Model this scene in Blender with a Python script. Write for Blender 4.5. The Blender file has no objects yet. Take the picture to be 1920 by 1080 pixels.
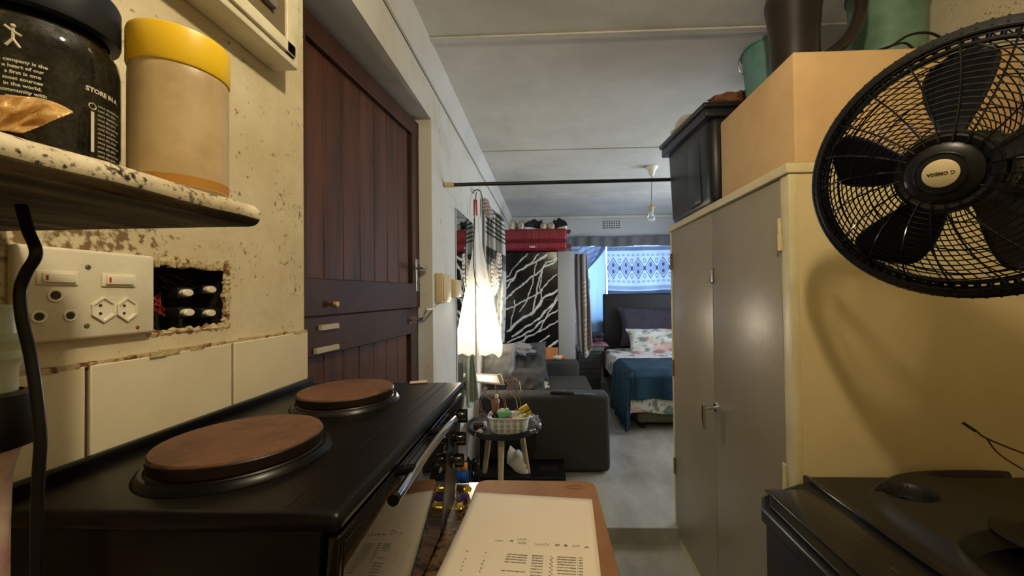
import bpy, bmesh, math, random
from mathutils import Vector, Matrix, noise
random.seed(7)
PI = math.pi
SC = bpy.context.scene
COL = SC.collection
# ------------------------------------------------------------------ camera
FPX, SHP = 720.0, 40.0
YAW, PIT, ROLL = math.radians(2.0), math.radians(0.8), math.radians(0.7)
EYE = Vector((0, 0, 1.4))
cf = Vector((-math.sin(YAW)*math.cos(PIT), math.cos(YAW)*math.cos(PIT), math.sin(PIT)))
cr = Vector((math.cos(YAW), math.sin(YAW), 0))
cu = cr.cross(cf)
CR = math.cos(ROLL)*cr - math.sin(ROLL)*cu
CU = math.sin(ROLL)*cr + math.cos(ROLL)*cu
CF = cf
cam = bpy.data.cameras.new('camera')
camo = bpy.data.objects.new('camera', cam)
COL.objects.link(camo)
M = Matrix(((CR.x, CU.x, -CF.x, EYE.x), (CR.y, CU.y, -CF.y, EYE.y), (CR.z, CU.z, -CF.z, EYE.z), (0, 0, 0, 1)))
camo.matrix_world = M
cam.sensor_width = 36
cam.lens = 36*FPX/1920
cam.shift_x = -SHP/1920
cam.clip_start = 0.02
SC.camera = camo

def at(x, y, Y=None, X=None, Z=None):
    d = CF + CR*((x-960-SHP)/FPX) + CU*((540-y)/FPX)
    k = Y/d.y if Y is not None else (X/d.x if X is not None else (Z-1.4)/d.z)
    return EYE + d*k

# ------------------------------------------------------------------ light
SC.view_settings.view_transform = 'Standard'
SC.view_settings.look = 'None'
SC.view_settings.exposure = 0.0
SC.view_settings.gamma = 1.0
SC.view_settings.use_curve_mapping = False
wd = bpy.data.worlds.new('sky'); SC.world = wd; wd.use_nodes = True
bg = wd.node_tree.nodes['Background']
bg.inputs[0].default_value = (0.42, 0.62, 1.0, 1); bg.inputs[1].default_value = 1.3

def lamp(name, kind, loc, power, color, size=0.05, rot=None, sy=None):
    l = bpy.data.lights.new(name, kind); l.energy = power; l.color = color
    if kind == 'AREA':
        l.shape = 'RECTANGLE'; l.size = size; l.size_y = sy or size
    else:
        l.shadow_soft_size = size
    o = bpy.data.objects.new(name, l); COL.objects.link(o); o.location = loc
    if rot: o.rotation_euler = rot
    return o
# the two lit bulbs are glowing glass globes, built further down with these strengths
NET_GLOW, KITCHEN_GLOW = 560, 670
KITCHEN = Vector((0.22, 0.22, 2.24))
BULB = Vector((-0.463, 2.96, 1.275))
# daylight coming in through the bedroom window
wl = lamp('window_daylight', 'AREA', (1.25, 5.95, 1.65), 38, (0.55, 0.74, 1.0), 1.6, (-PI/2, 0, 0), 1.1)
# added fill lamp brightening the bedroom, outside an invented window hidden by the cabinet
sl = lamp('added_side_fill', 'AREA', (2.75, 3.6, 1.55), 72, (0.86, 0.93, 1.0), 1.4, (0, PI/2, 0), 1.3)

# ------------------------------------------------------------------ materials
def lin(c):
    return tuple(((v/255)/12.92 if v/255 <= 0.04045 else (((v/255)+0.055)/1.055)**2.4) for v in c)
MATS = {}
def mat(name, c, rough=0.6, metal=0.0, c2=None, scale=8, lo=0.4, hi=0.65, bump=0.0, bscale=40, stretch=None,
        spec=0.5, trans=0.0, emis=None, estr=0, ior=1.45, alpha=1.0, sss=0, attr=False, speck=None, coat=0.0, detail=6):
    if name in MATS: return MATS[name]
    m = bpy.data.materials.new(name); m.use_nodes = True; MATS[name] = m
    nt = m.node_tree; N = nt.nodes; L = nt.links
    b = N['Principled BSDF']
    col = lin(c)+(1,)
    b.inputs['Base Color'].default_value = col
    b.inputs['Roughness'].default_value = rough
    b.inputs['Metallic'].default_value = metal
    b.inputs['Specular IOR Level'].default_value = spec
    b.inputs['Transmission Weight'].default_value = trans
    b.inputs['IOR'].default_value = ior
    b.inputs['Alpha'].default_value = alpha
    b.inputs['Coat Weight'].default_value = coat
    b.inputs['Coat Roughness'].default_value = 0.15
    tc = N.new('ShaderNodeTexCoord'); mp = N.new('ShaderNodeMapping')
    L.new(tc.outputs['Object'], mp.inputs[0])
    if stretch: mp.inputs['Scale'].default_value = stretch
    out = None
    if c2 is not None:
        n = N.new('ShaderNodeTexNoise'); n.inputs['Scale'].default_value = scale; n.inputs['Detail'].default_value = detail
        n.inputs['Roughness'].default_value = 0.65
        L.new(mp.outputs[0], n.inputs['Vector'])
        r = N.new('ShaderNodeMapRange'); r.inputs[1].default_value = lo; r.inputs[2].default_value = hi
        L.new(n.outputs[0], r.inputs[0])
        x = N.new('ShaderNodeMix'); x.data_type = 'RGBA'
        x.inputs[6].default_value = col; x.inputs[7].default_value = lin(c2)+(1,)
        L.new(r.outputs[0], x.inputs[0]); out = x.outputs[2]
    if attr:
        a = N.new('ShaderNodeAttribute'); a.attribute_name = 'Col'; out = a.outputs[0]
    if speck:   # (colour, scale, threshold, [mask centre z, half height, y0, y1])
        sc_, ss, th = speck[0], speck[1], speck[2]
        n2 = N.new('ShaderNodeTexNoise'); n2.inputs['Scale'].default_value = ss; n2.inputs['Detail'].default_value = 3
        L.new(tc.outputs['Object'], n2.inputs['Vector'])
        n3 = N.new('ShaderNodeTexNoise'); n3.inputs['Scale'].default_value = ss/7; n3.inputs['Detail'].default_value = 4
        L.new(tc.outputs['Object'], n3.inputs['Vector'])
        ad = N.new('ShaderNodeMath'); ad.operation = 'MULTIPLY_ADD'; ad.inputs[1].default_value = 0.6
        L.new(n3.outputs[0], ad.inputs[0]); L.new(n2.outputs[0], ad.inputs[2])
        src = ad.outputs[0]
        if len(speck) > 3:
            zc, zh, y0, y1, amt = speck[3]
            sx = N.new('ShaderNodeSeparateXYZ'); L.new(tc.outputs['Object'], sx.inputs[0])
            def band(o_, a0, a1, b0, b1):
                r1 = N.new('ShaderNodeMapRange'); r1.interpolation_type = 'SMOOTHSTEP'; r1.inputs[1].default_value = a0; r1.inputs[2].default_value = a1; L.new(o_, r1.inputs[0])
                r2 = N.new('ShaderNodeMapRange'); r2.interpolation_type = 'SMOOTHSTEP'; r2.inputs[1].default_value = b0; r2.inputs[2].default_value = b1
                r2.inputs[3].default_value = 1; r2.inputs[4].default_value = 0; L.new(o_, r2.inputs[0])
                mm = N.new('ShaderNodeMath'); mm.operation = 'MULTIPLY'; L.new(r1.outputs[0], mm.inputs[0]); L.new(r2.outputs[0], mm.inputs[1]); return mm.outputs[0]
            bz = band(sx.outputs[2], zc-zh, zc, zc, zc+zh); by = band(sx.outputs[1], y0-0.05, y0, y1, y1+0.15)
            mm = N.new('ShaderNodeMath'); mm.operation = 'MULTIPLY'; L.new(bz, mm.inputs[0]); L.new(by, mm.inputs[1])
            ma = N.new('ShaderNodeMath'); ma.operation = 'MULTIPLY_ADD'; ma.inputs[1].default_value = amt; L.new(mm.outputs[0], ma.inputs[0]); L.new(src, ma.inputs[2]); src = ma.outputs[0]
        r3 = N.new('ShaderNodeMapRange'); r3.inputs[1].default_value = th; r3.inputs[2].default_value = th+0.14; L.new(src, r3.inputs[0])
        x2 = N.new('ShaderNodeMix'); x2.data_type = 'RGBA'; x2.inputs[7].default_value = lin(sc_)+(1,)
        if out is not None: L.new(out, x2.inputs[6])
        else: x2.inputs[6].default_value = col
        L.new(r3.outputs[0], x2.inputs[0]); out = x2.outputs[2]
    if out is not None: L.new(out, b.inputs['Base Color'])
    if emis is not None:
        b.inputs['Emission Color'].default_value = emis+(1,); b.inputs['Emission Strength'].default_value = estr
    if bump:
        n = N.new('ShaderNodeTexNoise'); n.inputs['Scale'].default_value = bscale; n.inputs['Detail'].default_value = 5
        L.new(mp.outputs[0], n.inputs['Vector'])
        bp = N.new('ShaderNodeBump'); bp.inputs['Strength'].default_value = bump; bp.inputs['Distance'].default_value = 0.01
        L.new(n.outputs[0], bp.inputs['Height']); L.new(bp.outputs[0], b.inputs['Normal'])
    if sss:     # thin cloth: part of the light passes through
        tr = N.new('ShaderNodeBsdfTranslucent'); mx = N.new('ShaderNodeMixShader'); mx.inputs[0].default_value = sss
        if out is not None: L.new(out, tr.inputs[0])
        else: tr.inputs[0].default_value = col
        L.new(b.outputs[0], mx.inputs[1]); L.new(tr.outputs[0], mx.inputs[2])
        L.new(mx.outputs[0], N['Material Output'].inputs[0])
    return m

plaster_k = mat('kitchen plaster', (212, 201, 168), 0.6, c2=(196, 181, 142), scale=5, bump=0.25, bscale=45,
                speck=((122, 98, 62), 110, 0.93, (1.475, 0.12, 0.05, 0.48, 0.17)))
plaster = mat('bedroom plaster', (206, 204, 194), 0.7, c2=(188, 180, 160), scale=3, lo=0.5, hi=0.75, bump=0.15, bscale=25, speck=((150, 128, 92), 14, 1.0))
ceil_m = mat('ceiling paint', (204, 203, 196), 0.75, c2=(190, 188, 180), scale=2.5, bump=0.1, bscale=12)
wallb = mat('far wall paint', (188, 192, 194), 0.8)
tile_m = mat('cream glazed tile', (224, 214, 182), 0.25, c2=(216, 204, 170), scale=6)
grout = mat('brown grout', (74, 54, 34), 0.9)
floor_m = mat('grey vinyl floor', (164, 162, 150), 0.4, c2=(118, 112, 98), scale=3.5, lo=0.35, hi=0.75, bump=0.04, bscale=10, stretch=(1, .5, 1), speck=((70, 60, 46), 18, 1.05))
wood = mat('dark brown door wood', (92, 57, 36), 0.45, c2=(54, 34, 23), scale=3, bump=0.12, bscale=30, stretch=(6, 6, 0.6), lo=.35, hi=.7, spec=.3,
           speck=((128, 84, 58), 30, 1.07))
woodf = mat('dark brown door rail', (70, 44, 31), 0.45, spec=.3, c2=(50, 33, 24), scale=4, bump=0.08, bscale=30)
black_e = mat('black enamel', (11, 11, 11), 0.30, c2=(17, 16, 13), scale=12, spec=0.3)
black_p = mat('black plastic', (13, 13, 13), 0.35, spec=.35)
black_m = mat('matt black plastic', (24, 24, 25), 0.5)
black_g = mat('gloss black', (10, 10, 11), 0.12)
chrome = mat('chrome', (205, 205, 205), 0.15, 1.0)
steel = mat('dull steel', (160, 158, 152), 0.3, 1.0)
rust = mat('rusted hotplate iron', (106, 72, 50), 0.6, c2=(74, 50, 36), scale=20, lo=.45, hi=.75, bump=0.35, bscale=70, speck=((148, 110, 80), 22, 1.02))
rustdark = mat('dark hotplate side', (36, 26, 20), 0.4, 0.4)
granite = mat('brown granite', (112, 88, 62), 0.2, c2=(36, 28, 22), scale=45, lo=.4, hi=.6, speck=((176, 160, 130), 90, 1.05))
hard = mat('hardboard brown', (150, 106, 62), 0.55, c2=(134, 92, 52), scale=9, speck=((96, 62, 40), 16, 1.08))
paper = mat('white paper', (232, 218, 196), 0.7)
ink = mat('grey ink', (84, 78, 68), 0.8)
inkl = mat('faint ink', (150, 140, 120), 0.8)
white_p = mat('cream plastic', (222, 214, 188), 0.4, c2=(208, 198, 166), scale=14)
white_s = mat('white switch plastic', (230, 222, 196), 0.35)
yellow = mat('yellow plastic lid', (236, 194, 30), 0.4)
cardb = mat('cardboard', (200, 166, 118), 0.7, c2=(188, 154, 106), scale=4)
cab_d = mat('taupe gloss paint', (142, 130, 108), 0.33, c2=(134, 122, 100), scale=3, bump=0.05, bscale=60)
cab_f = mat('cream gloss trim', (204, 192, 150), 0.35, c2=(190, 176, 132), scale=6)
cab_s = mat('cream cabinet side', (208, 190, 144), 0.55, c2=(202, 183, 136), scale=4)
binm = mat('charcoal tub plastic', (24, 24, 25), 0.38, bump=0.05, bscale=120)
teal = mat('teal enamel bucket', (88, 124, 120), 0.5, c2=(74, 108, 102), scale=14)
green_e = mat('green plastic bucket', (98, 130, 108), 0.5, c2=(82, 112, 92), scale=18)
brown_k = mat('dark brown kettle plastic', (30, 24, 20), 0.26, c2=(38, 29, 23), scale=6)
red_s = mat('crimson suitcase shell', (128, 22, 38), 0.4)
red_d = mat('dark crimson', (92, 14, 28), 0.5)
attr = mat('painted cloth', (200, 200, 200), 0.85, attr=True, bump=.1, bscale=60)
attr_t = mat('painted thin cloth', (200, 200, 200), 0.85, attr=True, sss=0.55)
attr_g = mat('polished marble print', (200, 200, 200), 0.16, attr=True, spec=.35)
sofa_m = mat('charcoal sofa fabric', (54, 54, 51), 0.9, c2=(45, 45, 42), scale=60, bump=.3, bscale=200)
cush = mat('grey satin cushion', (98, 97, 97), 0.45)
cushd = mat('charcoal cushion', (52, 52, 53), 0.85, c2=(64, 64, 64), scale=20)
tealb = mat('teal fleece', (12, 52, 72), 0.9, c2=(9, 38, 54), scale=12, bump=.3, bscale=60)
headm = mat('black padded leatherette', (26, 27, 32), 0.5)
purp = mat('dark slate pillowcase', (66, 62, 76), 0.85, c2=(58, 54, 68), scale=12)
olive = mat('olive bed base', (96, 94, 68), 0.8)
gauze = mat('white gauze', (236, 234, 228), 0.8, sss=0.65)
def open_weave(m, k):     # gaps between the threads of a net let light straight through
    nt = m.node_tree; o = nt.nodes['Material Output']; src = o.inputs[0].links[0].from_socket
    t = nt.nodes.new('ShaderNodeBsdfTransparent'); x = nt.nodes.new('ShaderNodeMixShader'); x.inputs[0].default_value = k
    nt.links.new(src, x.inputs[1]); nt.links.new(t.outputs[0], x.inputs[2]); nt.links.new(x.outputs[0], o.inputs[0])
open_weave(gauze, .35)
pale_c = mat('pale green cloth', (172, 182, 166), 0.85)
grey_pan = mat('light grey panel', (158, 160, 160), 0.55)
orangew = mat('bare orange wood', (190, 124, 70), 0.6, c2=(176, 108, 56), scale=10)
wicker = mat('dark grey basket plastic', (58, 58, 58), 0.5)
wht = mat('matt white', (224, 220, 206), 0.55)
legw = mat('pale leg wood', (186, 166, 132), 0.55, c2=(168, 146, 110), scale=18, stretch=(4, 4, .5))
rose = mat('rose gold wire', (196, 146, 122), 0.28, 0.9)
beige = mat('beige shoe', (186, 174, 156), 0.7)
shoeb = mat('black shoe knit', (28, 28, 34), 0.8)
redp = mat('red plastic', (176, 26, 20), 0.4)
glass = mat('clear glass', (240, 246, 245), 0.03, trans=1.0)
bulbg = mat('bulb glass', (240, 240, 232), 0.15, trans=0.75)
mirror_m = mat('mirror silver', (226, 230, 230), 0.02, 1.0)
winglass = mat('frosted pane', (220, 235, 250), 0.25, trans=0.95)
gold = mat('gold foil', (236, 200, 140), 0.35, 0.35, c2=(196, 150, 88), scale=30, bump=.5, bscale=90)
jarplas = mat('cloudy plastic jar', (206, 182, 138), 0.4, c2=(170, 138, 92), scale=26, lo=.45, hi=.8, trans=0.2)
peanut = mat('peanut residue', (170, 118, 40), 0.6)
coffee = mat('coffee granules', (40, 34, 26), 0.5, c2=(74, 64, 48), scale=60, bump=.9, bscale=160)
jarglass = mat('jar glass', (200, 205, 190), 0.06, trans=1.0)
navy = mat('navy lid', (16, 24, 34), 0.4)
shelfm = mat('flaked white shelf paint', (214, 202, 172), 0.45, c2=(150, 132, 98), scale=22, stretch=(1, .5, 1), lo=.42, hi=.75, speck=((44, 36, 26), 260, 0.85))
shelfu = mat('shelf bare underside', (132, 116, 86), 0.8, c2=(48, 40, 30), scale=24, stretch=(1.4, .25, 1), lo=.35, hi=.6)
wirer = mat('red wire', (150, 50, 36), 0.5)
dirt = mat('charred box inside', (24, 20, 16), 0.9, c2=(60, 50, 38), scale=50, lo=.5, hi=.75)
chip = mat('chipped plaster', (190, 172, 130), 0.9, c2=(112, 62, 34), scale=60, lo=.52, hi=.62, bump=.6, bscale=80)
brass = mat('brass', (170, 130, 80), 0.35, 0.8)
taupec = mat('grey brown coat cloth', (122, 116, 112), 0.9, c2=(104, 98, 94), scale=20)

# ------------------------------------------------------------------ mesh builder
class MB:
    def __init__(s): s.v = []; s.f = []; s.mi = []; s.cur = 0
    def add(s, vs, fs):
        n = len(s.v); s.v += [tuple(p) for p in vs]
        for f in fs: s.f.append(tuple(i+n for i in f)); s.mi.append(s.cur)
        return s
    def box(s, x0, x1, y0, y1, z0, z1, T=None):
        vs = [Vector((x, y, z)) for z in (z0, z1) for y in (y0, y1) for x in (x0, x1)]
        if T: vs = [T @ p for p in vs]
        return s.add(vs, [(0, 2, 3, 1), (4, 5, 7, 6), (0, 1, 5, 4), (2, 6, 7, 3), (0, 4, 6, 2), (1, 3, 7, 5)])
    def rbox(s, x0, x1, y0, y1, z0, z1, r, T=None, seg=3):
        bm = bmesh.new(); bmesh.ops.create_cube(bm, size=1)
        for v in bm.verts: v.co = Vector(((x0+x1)/2+v.co.x*(x1-x0), (y0+y1)/2+v.co.y*(y1-y0), (z0+z1)/2+v.co.z*(z1-z0)))
        r = min(r, (x1-x0)*.49, (y1-y0)*.49, (z1-z0)*.49)
        bmesh.ops.bevel(bm, geom=list(bm.edges), offset=r, segments=seg, affect='EDGES', profile=0.5)
        bm.verts.index_update()
        vs = [T @ v.co if T else v.co.copy() for v in bm.verts]
        fs = [tuple(v.index for v in f.verts) for f in bm.faces]; bm.free()
        return s.add(vs, fs)
    def tube(s, pts, r, seg=10, cap=True, closed=False):
        pts = [Vector(p) for p in pts]; n = len(pts); vs = []; fs = []
        rr = r if isinstance(r, (list, tuple)) else [r]*n
        up = None
        for i, p in enumerate(pts):
            if closed: d = (pts[(i+1) % n]-pts[i-1]).normalized()
            else: d = (pts[min(i+1, n-1)]-pts[max(i-1, 0)]).normalized()
            if up is None:
                up = Vector((0, 0, 1)) if abs(d.z) < 0.9 else Vector((1, 0, 0))
            a = d.cross(up); 
            if a.length < 1e-6: a = d.orthogonal()
            a.normalize(); b = a.cross(d).normalized(); up = b
            for k in range(seg):
                t = 2*PI*k/seg; vs.append(p+(a*math.cos(t)+b*math.sin(t))*rr[i])
        for i in range(n if closed else n-1):
            j = (i+1) % n
            for k in range(seg):
                fs.append((i*seg+k, i*seg+(k+1) % seg, j*seg+(k+1) % seg, j*seg+k))
        if cap and not closed:
            fs.append(tuple(range(seg))[::-1]); fs.append(tuple((n-1)*seg+k for k in range(seg)))
        return s.add(vs, fs)
    def cyl(s, p0, p1, r0, r1=None, seg=24): return s.tube([p0, p1], [r0, r0 if r1 is None else r1], seg)
    def lathe(s, prof, T=None, seg=40, sx=1, sy=1):
        vs = []; fs = []; n = len(prof)
        for (r, z) in prof:
            for k in range(seg):
                t = 2*PI*k/seg; p = Vector((max(r, 1e-5)*math.cos(t)*sx, max(r, 1e-5)*math.sin(t)*sy, z)); vs.append(T @ p if T else p)
        for i in range(n-1):
            for k in range(seg): fs.append((i*seg+k, i*seg+(k+1) % seg, (i+1)*seg+(k+1) % seg, (i+1)*seg+k))
        return s.add(vs, fs)
    def grid(s, fn, nu, nv, closed_u=False):
        vs = [fn(i/nu, j/nv) for j in range(nv+1) for i in range(nu+1)]
        fs = [(j*(nu+1)+i, j*(nu+1)+i+1, (j+1)*(nu+1)+i+1, (j+1)*(nu+1)+i) for j in range(nv) for i in range(nu)]
        return s.add(vs, fs)
    def prism(s, pts, z0, z1, T=None):
        n = len(pts); vs = [Vector((x, y, z0)) for x, y in pts]+[Vector((x, y, z1)) for x, y in pts]
        if T: vs = [T @ p for p in vs]
        return s.add(vs, [tuple(range(n))[::-1], tuple(range(n, 2*n))]+[(i, (i+1) % n, (i+1) % n+n, i+n) for i in range(n)])

def T_(loc=(0, 0, 0), rx=0, ry=0, rz=0, s=1):
    return Matrix.Translation(loc) @ Matrix.Rotation(rz, 4, 'Z') @ Matrix.Rotation(ry, 4, 'Y') @ Matrix.Rotation(rx, 4, 'X') @ Matrix.Scale(s, 4)
def frame(o, xa, ya, za=None):
    xa = Vector(xa).normalized(); ya = Vector(ya); ya = (ya-xa*ya.dot(xa)).normalized(); za = xa.cross(ya)
    return Matrix(((xa.x, ya.x, za.x, o[0]), (xa.y, ya.y, za.y, o[1]), (xa.z, ya.z, za.z, o[2]), (0, 0, 0, 1)))

def obj(name, mb, m, parent=None, bevel=0, smooth=35, solid=0, sub=0, col=None, disp=None):
    me = bpy.data.meshes.new(name)
    o0 = Vector((0, 0, 0))
    if parent is not None: o0 = Vector(parent.get('_w', (0, 0, 0)))
    vs = mb.v
    if parent is not None and o0.length > 0: vs = [(p[0]-o0.x, p[1]-o0.y, p[2]-o0.z) for p in vs]
    me.from_pydata(vs, [], mb.f)
    bm = bmesh.new(); bm.from_mesh(me)
    if not col: bmesh.ops.remove_doubles(bm, verts=bm.verts, dist=1e-6)
    bmesh.ops.recalc_face_normals(bm, faces=bm.faces); bm.to_mesh(me); bm.free()
    ms = m if isinstance(m, (list, tuple)) else [m]
    for x in ms: me.materials.append(x)
    if len(ms) > 1 and len(me.polygons) == len(mb.mi):
        me.polygons.foreach_set('material_index', mb.mi)
    if col:
        a = me.color_attributes.new('Col', 'FLOAT_COLOR', 'POINT')
        for i, v in enumerate(mb.v):
            a.data[i].color = tuple(col(i, v))+(1,)
    me.polygons.foreach_set('use_smooth', [True]*len(me.polygons))
    try: me.set_sharp_from_angle(angle=math.radians(smooth))
    except Exception: pass
    o = bpy.data.objects.new(name, me); COL.objects.link(o)
    if parent is not None: o.parent = parent; o['_w'] = tuple(o0)
    if solid:
        md = o.modifiers.new('thickness', 'SOLIDIFY'); md.thickness = solid; md.offset = 0
    if bevel:
        md = o.modifiers.new('bevel', 'BEVEL'); md.width = bevel; md.segments = 2; md.limit_method = 'ANGLE'
    if sub:
        md = o.modifiers.new('sub', 'SUBSURF'); md.levels = sub; md.render_levels = sub
    return o
def tag(o, label, cat, group=None, kind=None):
    o['label'] = label; o['category'] = cat
    if group: o['group'] = group
    if kind: o['kind'] = kind
    return o
def root(name, label, cat, loc, group=None):
    o = bpy.data.objects.new(name, None); COL.objects.link(o); o.empty_display_size = 0.02
    o.location = loc; o['_w'] = tuple(loc)
    return tag(o, label, cat, group)
def struct(name, mb, m, **k):
    o = obj(name, mb, m, **k); o['kind'] = 'structure'; return o
def plabel(o, l): o['label'] = l; return o

def text_mb(txt, size, T, ext=0.0, align='CENTER', bend=None, bold=0.0):
    cu_ = bpy.data.curves.new('t', 'FONT'); cu_.body = txt; cu_.size = size; cu_.align_x = align; cu_.align_y = 'CENTER'
    cu_.extrude = ext; cu_.offset = bold; cu_.resolution_u = 2
    o = bpy.data.objects.new('t', cu_); COL.objects.link(o)
    me = bpy.data.meshes.new_from_object(o)
    vs = [v.co.copy() for v in me.vertices]; fs = [tuple(p.vertices) for p in me.polygons]
    bpy.data.objects.remove(o); bpy.data.curves.remove(cu_); bpy.data.meshes.remove(me)
    if bend: vs = [bend(v) for v in vs]
    mb = MB(); mb.add([T @ v for v in vs] if T else vs, fs); return mb
def join(*mbs):
    m = MB()
    for b in mbs: m.add(b.v, b.f)
    return m
def nz(x, y, z=0, s=1): return noise.noise(Vector((x*s, y*s, z*s)))

# ================================================================== STRUCTURE
XW = -0.54
ZC = 2.52
YB = 5.62
# kitchen floor, bedroom floor one shallow step higher
struct('floor', MB().box(-1.0, 1.6, -1.3, 2.17, -0.05, 0.0), floor_m)
struct('floor', MB().box(-1.0, 2.5, 2.17, 5.8, -0.05, 0.09), floor_m, bevel=0.004)
struct('ceiling', MB().box(-1.0, 2.5, -1.3, 5.8, ZC, ZC+0.05), ceil_m)
# left wall: kitchen piece, lintel, bedroom piece
struct('wall_left', MB().box(XW-0.25, XW, -1.3, 0.3, 0, ZC).box(XW-0.25, XW, 0.3, 0.499, 0, 1.345).box(XW-0.25, XW, 0.3, 0.499, 1.345, ZC)
       .box(XW-0.25, XW, 0.499, 0.636, 0, 1.347).box(XW-0.25, XW, 0.499, 0.636, 1.455, ZC).box(XW-0.25, XW-0.07, 0.499, 0.636, 1.347, 1.455)
       .box(XW-0.25, XW, 0.636, 0.836, 0, ZC), plaster_k)
struct('wall_left', MB().box(XW-0.25, XW, 1.80, 5.8, 0, ZC).box(XW-0.25, XW, 0.836, 1.80, 2.235, ZC), plaster)
struct('wall_back', MB().box(XW, 0.42, YB, YB+0.2, 0, ZC).box(2.1, 2.5, YB, YB+0.2, 0, ZC).box(0.42, 2.1, YB, YB+0.2, 0, 1.0).box(0.42, 2.1, YB, YB+0.2, 2.16, ZC), wallb)
struct('wall_right', MB().box(1.5, 1.6, -1.3, 2.35, 0, ZC), plaster_k)
struct('wall_right', MB().box(2.4, 2.5, 2.35, 2.9, 0, ZC).box(2.4, 2.5, 4.3, 5.8, 0, ZC).box(2.4, 2.5, 2.9, 4.3, 0, .95).box(2.4, 2.5, 2.9, 4.3, 2.2, ZC).box(1.5, 2.5, 2.35, 2.45, 0, ZC), plaster)
struct('wall_front', MB().box(-1.0, 1.6, -1.3, -1.2, 0, ZC), plaster_k)
# ceiling battens
for i, y in enumerate((0.33, 1.656, 3.0, 4.3)):
    struct('trim_%d' % (i+1), MB().box(XW, 1.5 if y < 2 else 2.4, y-0.018, y+0.018, ZC-0.008, ZC), ceil_m, bevel=0.003)
# cove cornice along left wall
cv = MB(); n = 8
prof = [(0, 0)]+[(0.055*(1-math.cos(a)), -0.055*(1-math.sin(a))) for a in [PI/2*k/n for k in range(n+1)]]
prof = [(XW, ZC), (XW+0.045, ZC), (XW+0.043, ZC-0.010), (XW+0.020, ZC-0.045), (XW+0.010, ZC-0.085), (XW+0.009, ZC-0.118), (XW, ZC-0.120)]
for j, y in enumerate((0.2, 5.62)):
    cv.v += [(x, y, z) for x, z in prof]
k = len(prof)
for i in range(k): cv.f.append((i, (i+1) % k, (i+1) % k+k, i+k)); cv.mi.append(0)
struct('trim_5', cv, ceil_m, smooth=60)
struct('trim_11', MB().box(XW, XW+.0015, .2, 5.6, ZC-.126, ZC-.121), mat('crack brown', (84, 72, 56), .9))
struct('trim_6', MB().box(XW, 2.4, YB-0.04, YB, ZC-0.045, ZC), ceil_m, bevel=0.012)
# tiled splashback: two courses of 20 cm tiles
tl = MB(); edges = [-0.39, -0.184, 0.0215, 0.427, 0.6325, 0.838]
edges = [0.838-0.2055*i for i in range(7)][::-1]
for c, (z0, z1) in enumerate(((0.92, 1.114), (1.120, 1.322))):
    for a, b in zip(edges[:-1], edges[1:]):
        tl.box(XW, XW+0.009, a+0.0026, b-0.0026, z0, z1)
struct('trim_7', tl, tile_m, bevel=0.0015)
struct('trim_8', MB().box(XW, XW+0.005, edges[0], 0.838, 0.92, 1.325), grout)
# ragged plaster ledge over tiles
lg = MB()
for i in range(60):
    y = -0.35+1.18*i/60; h = 0.003+0.004*abs(nz(y, 3, 0, 22)); d = 0.007+0.007*abs(nz(y, 9, 0, 17))
    lg.box(XW, XW+d, y, y+0.022, 1.320, 1.323+h)
struct('trim_9', lg, chip)

# ---- window
WY = YB+0.05
wf = root('window_1', '', '', (1.26, WY, 1.0)); del wf['label'], wf['category']; wf['kind'] = 'structure'
fr = MB()
for x0, x1 in ((0.42, 0.46), (0.83, 0.87), (1.24, 1.28), (1.65, 1.69), (2.06, 2.10)): fr.box(x0, x1, WY-0.02, WY+0.02, 1.0, 2.16)
fr.box(0.42, 2.1, WY-0.02, WY+0.02, 1.0, 1.04).box(0.42, 2.1, WY-0.02, WY+0.02, 2.12, 2.16)
obj('window_frame', fr, wht, wf)
obj('window_pane', MB().box(0.44, 2.08, WY-0.003, WY+0.003, 1.02, 2.14), winglass, wf)
bars = MB()
for i in range(13):
    z = 1.0+0.10*i
    bars.tube([(0.42, WY-0.035, z), (0.86, WY-0.035, z+0.16)], 0.007, 6)
obj('burglar_bar', bars, wht, wf)
struct('trim_10', MB().box(0.40, 2.12, YB-0.03, YB+0.03, 0.96, 1.0), wht, bevel=0.004)
w2f = root('added_window', '', '', (2.45, 3.6, .95)); del w2f['label'], w2f['category']; w2f['kind'] = 'structure'  # unseen window added in the right wall to admit the bedroom fill
f2 = MB()
for y0, y1 in ((2.9, 2.94), (3.58, 3.62), (4.26, 4.3)): f2.box(2.43, 2.47, y0, y1, .95, 2.2)
f2.box(2.43, 2.47, 2.9, 4.3, .95, .99).box(2.43, 2.47, 2.9, 4.3, 2.16, 2.2)
obj('window_frame', f2, wht, w2f)
# air brick
av = root('air_vent', 'white square-holed air vent high on the far wall', 'vent', (0.95, YB, 2.3))
a0, a1 = at(1131, 414, Y=YB), at(1163, 429, Y=YB)
obj('grille_plate', MB().box(a0.x, a1.x, YB-0.012, YB, a1.z, a0.z), wallb, av, bevel=0.002)
hl = MB(); nx_, nz_ = 7, 4
for i in range(nx_):
    for j in range(nz_):
        cx = a0.x+(a1.x-a0.x)*(i+.5)/nx_; cz = a1.z+(a0.z-a1.z)*(j+.5)/nz_
        hl.box(cx-0.009, cx+0.009, YB-0.0135, YB-0.011, cz-0.008, cz+0.008)
plabel(obj('vent_hole', hl, black_m, av), 'dark square holes')

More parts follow.
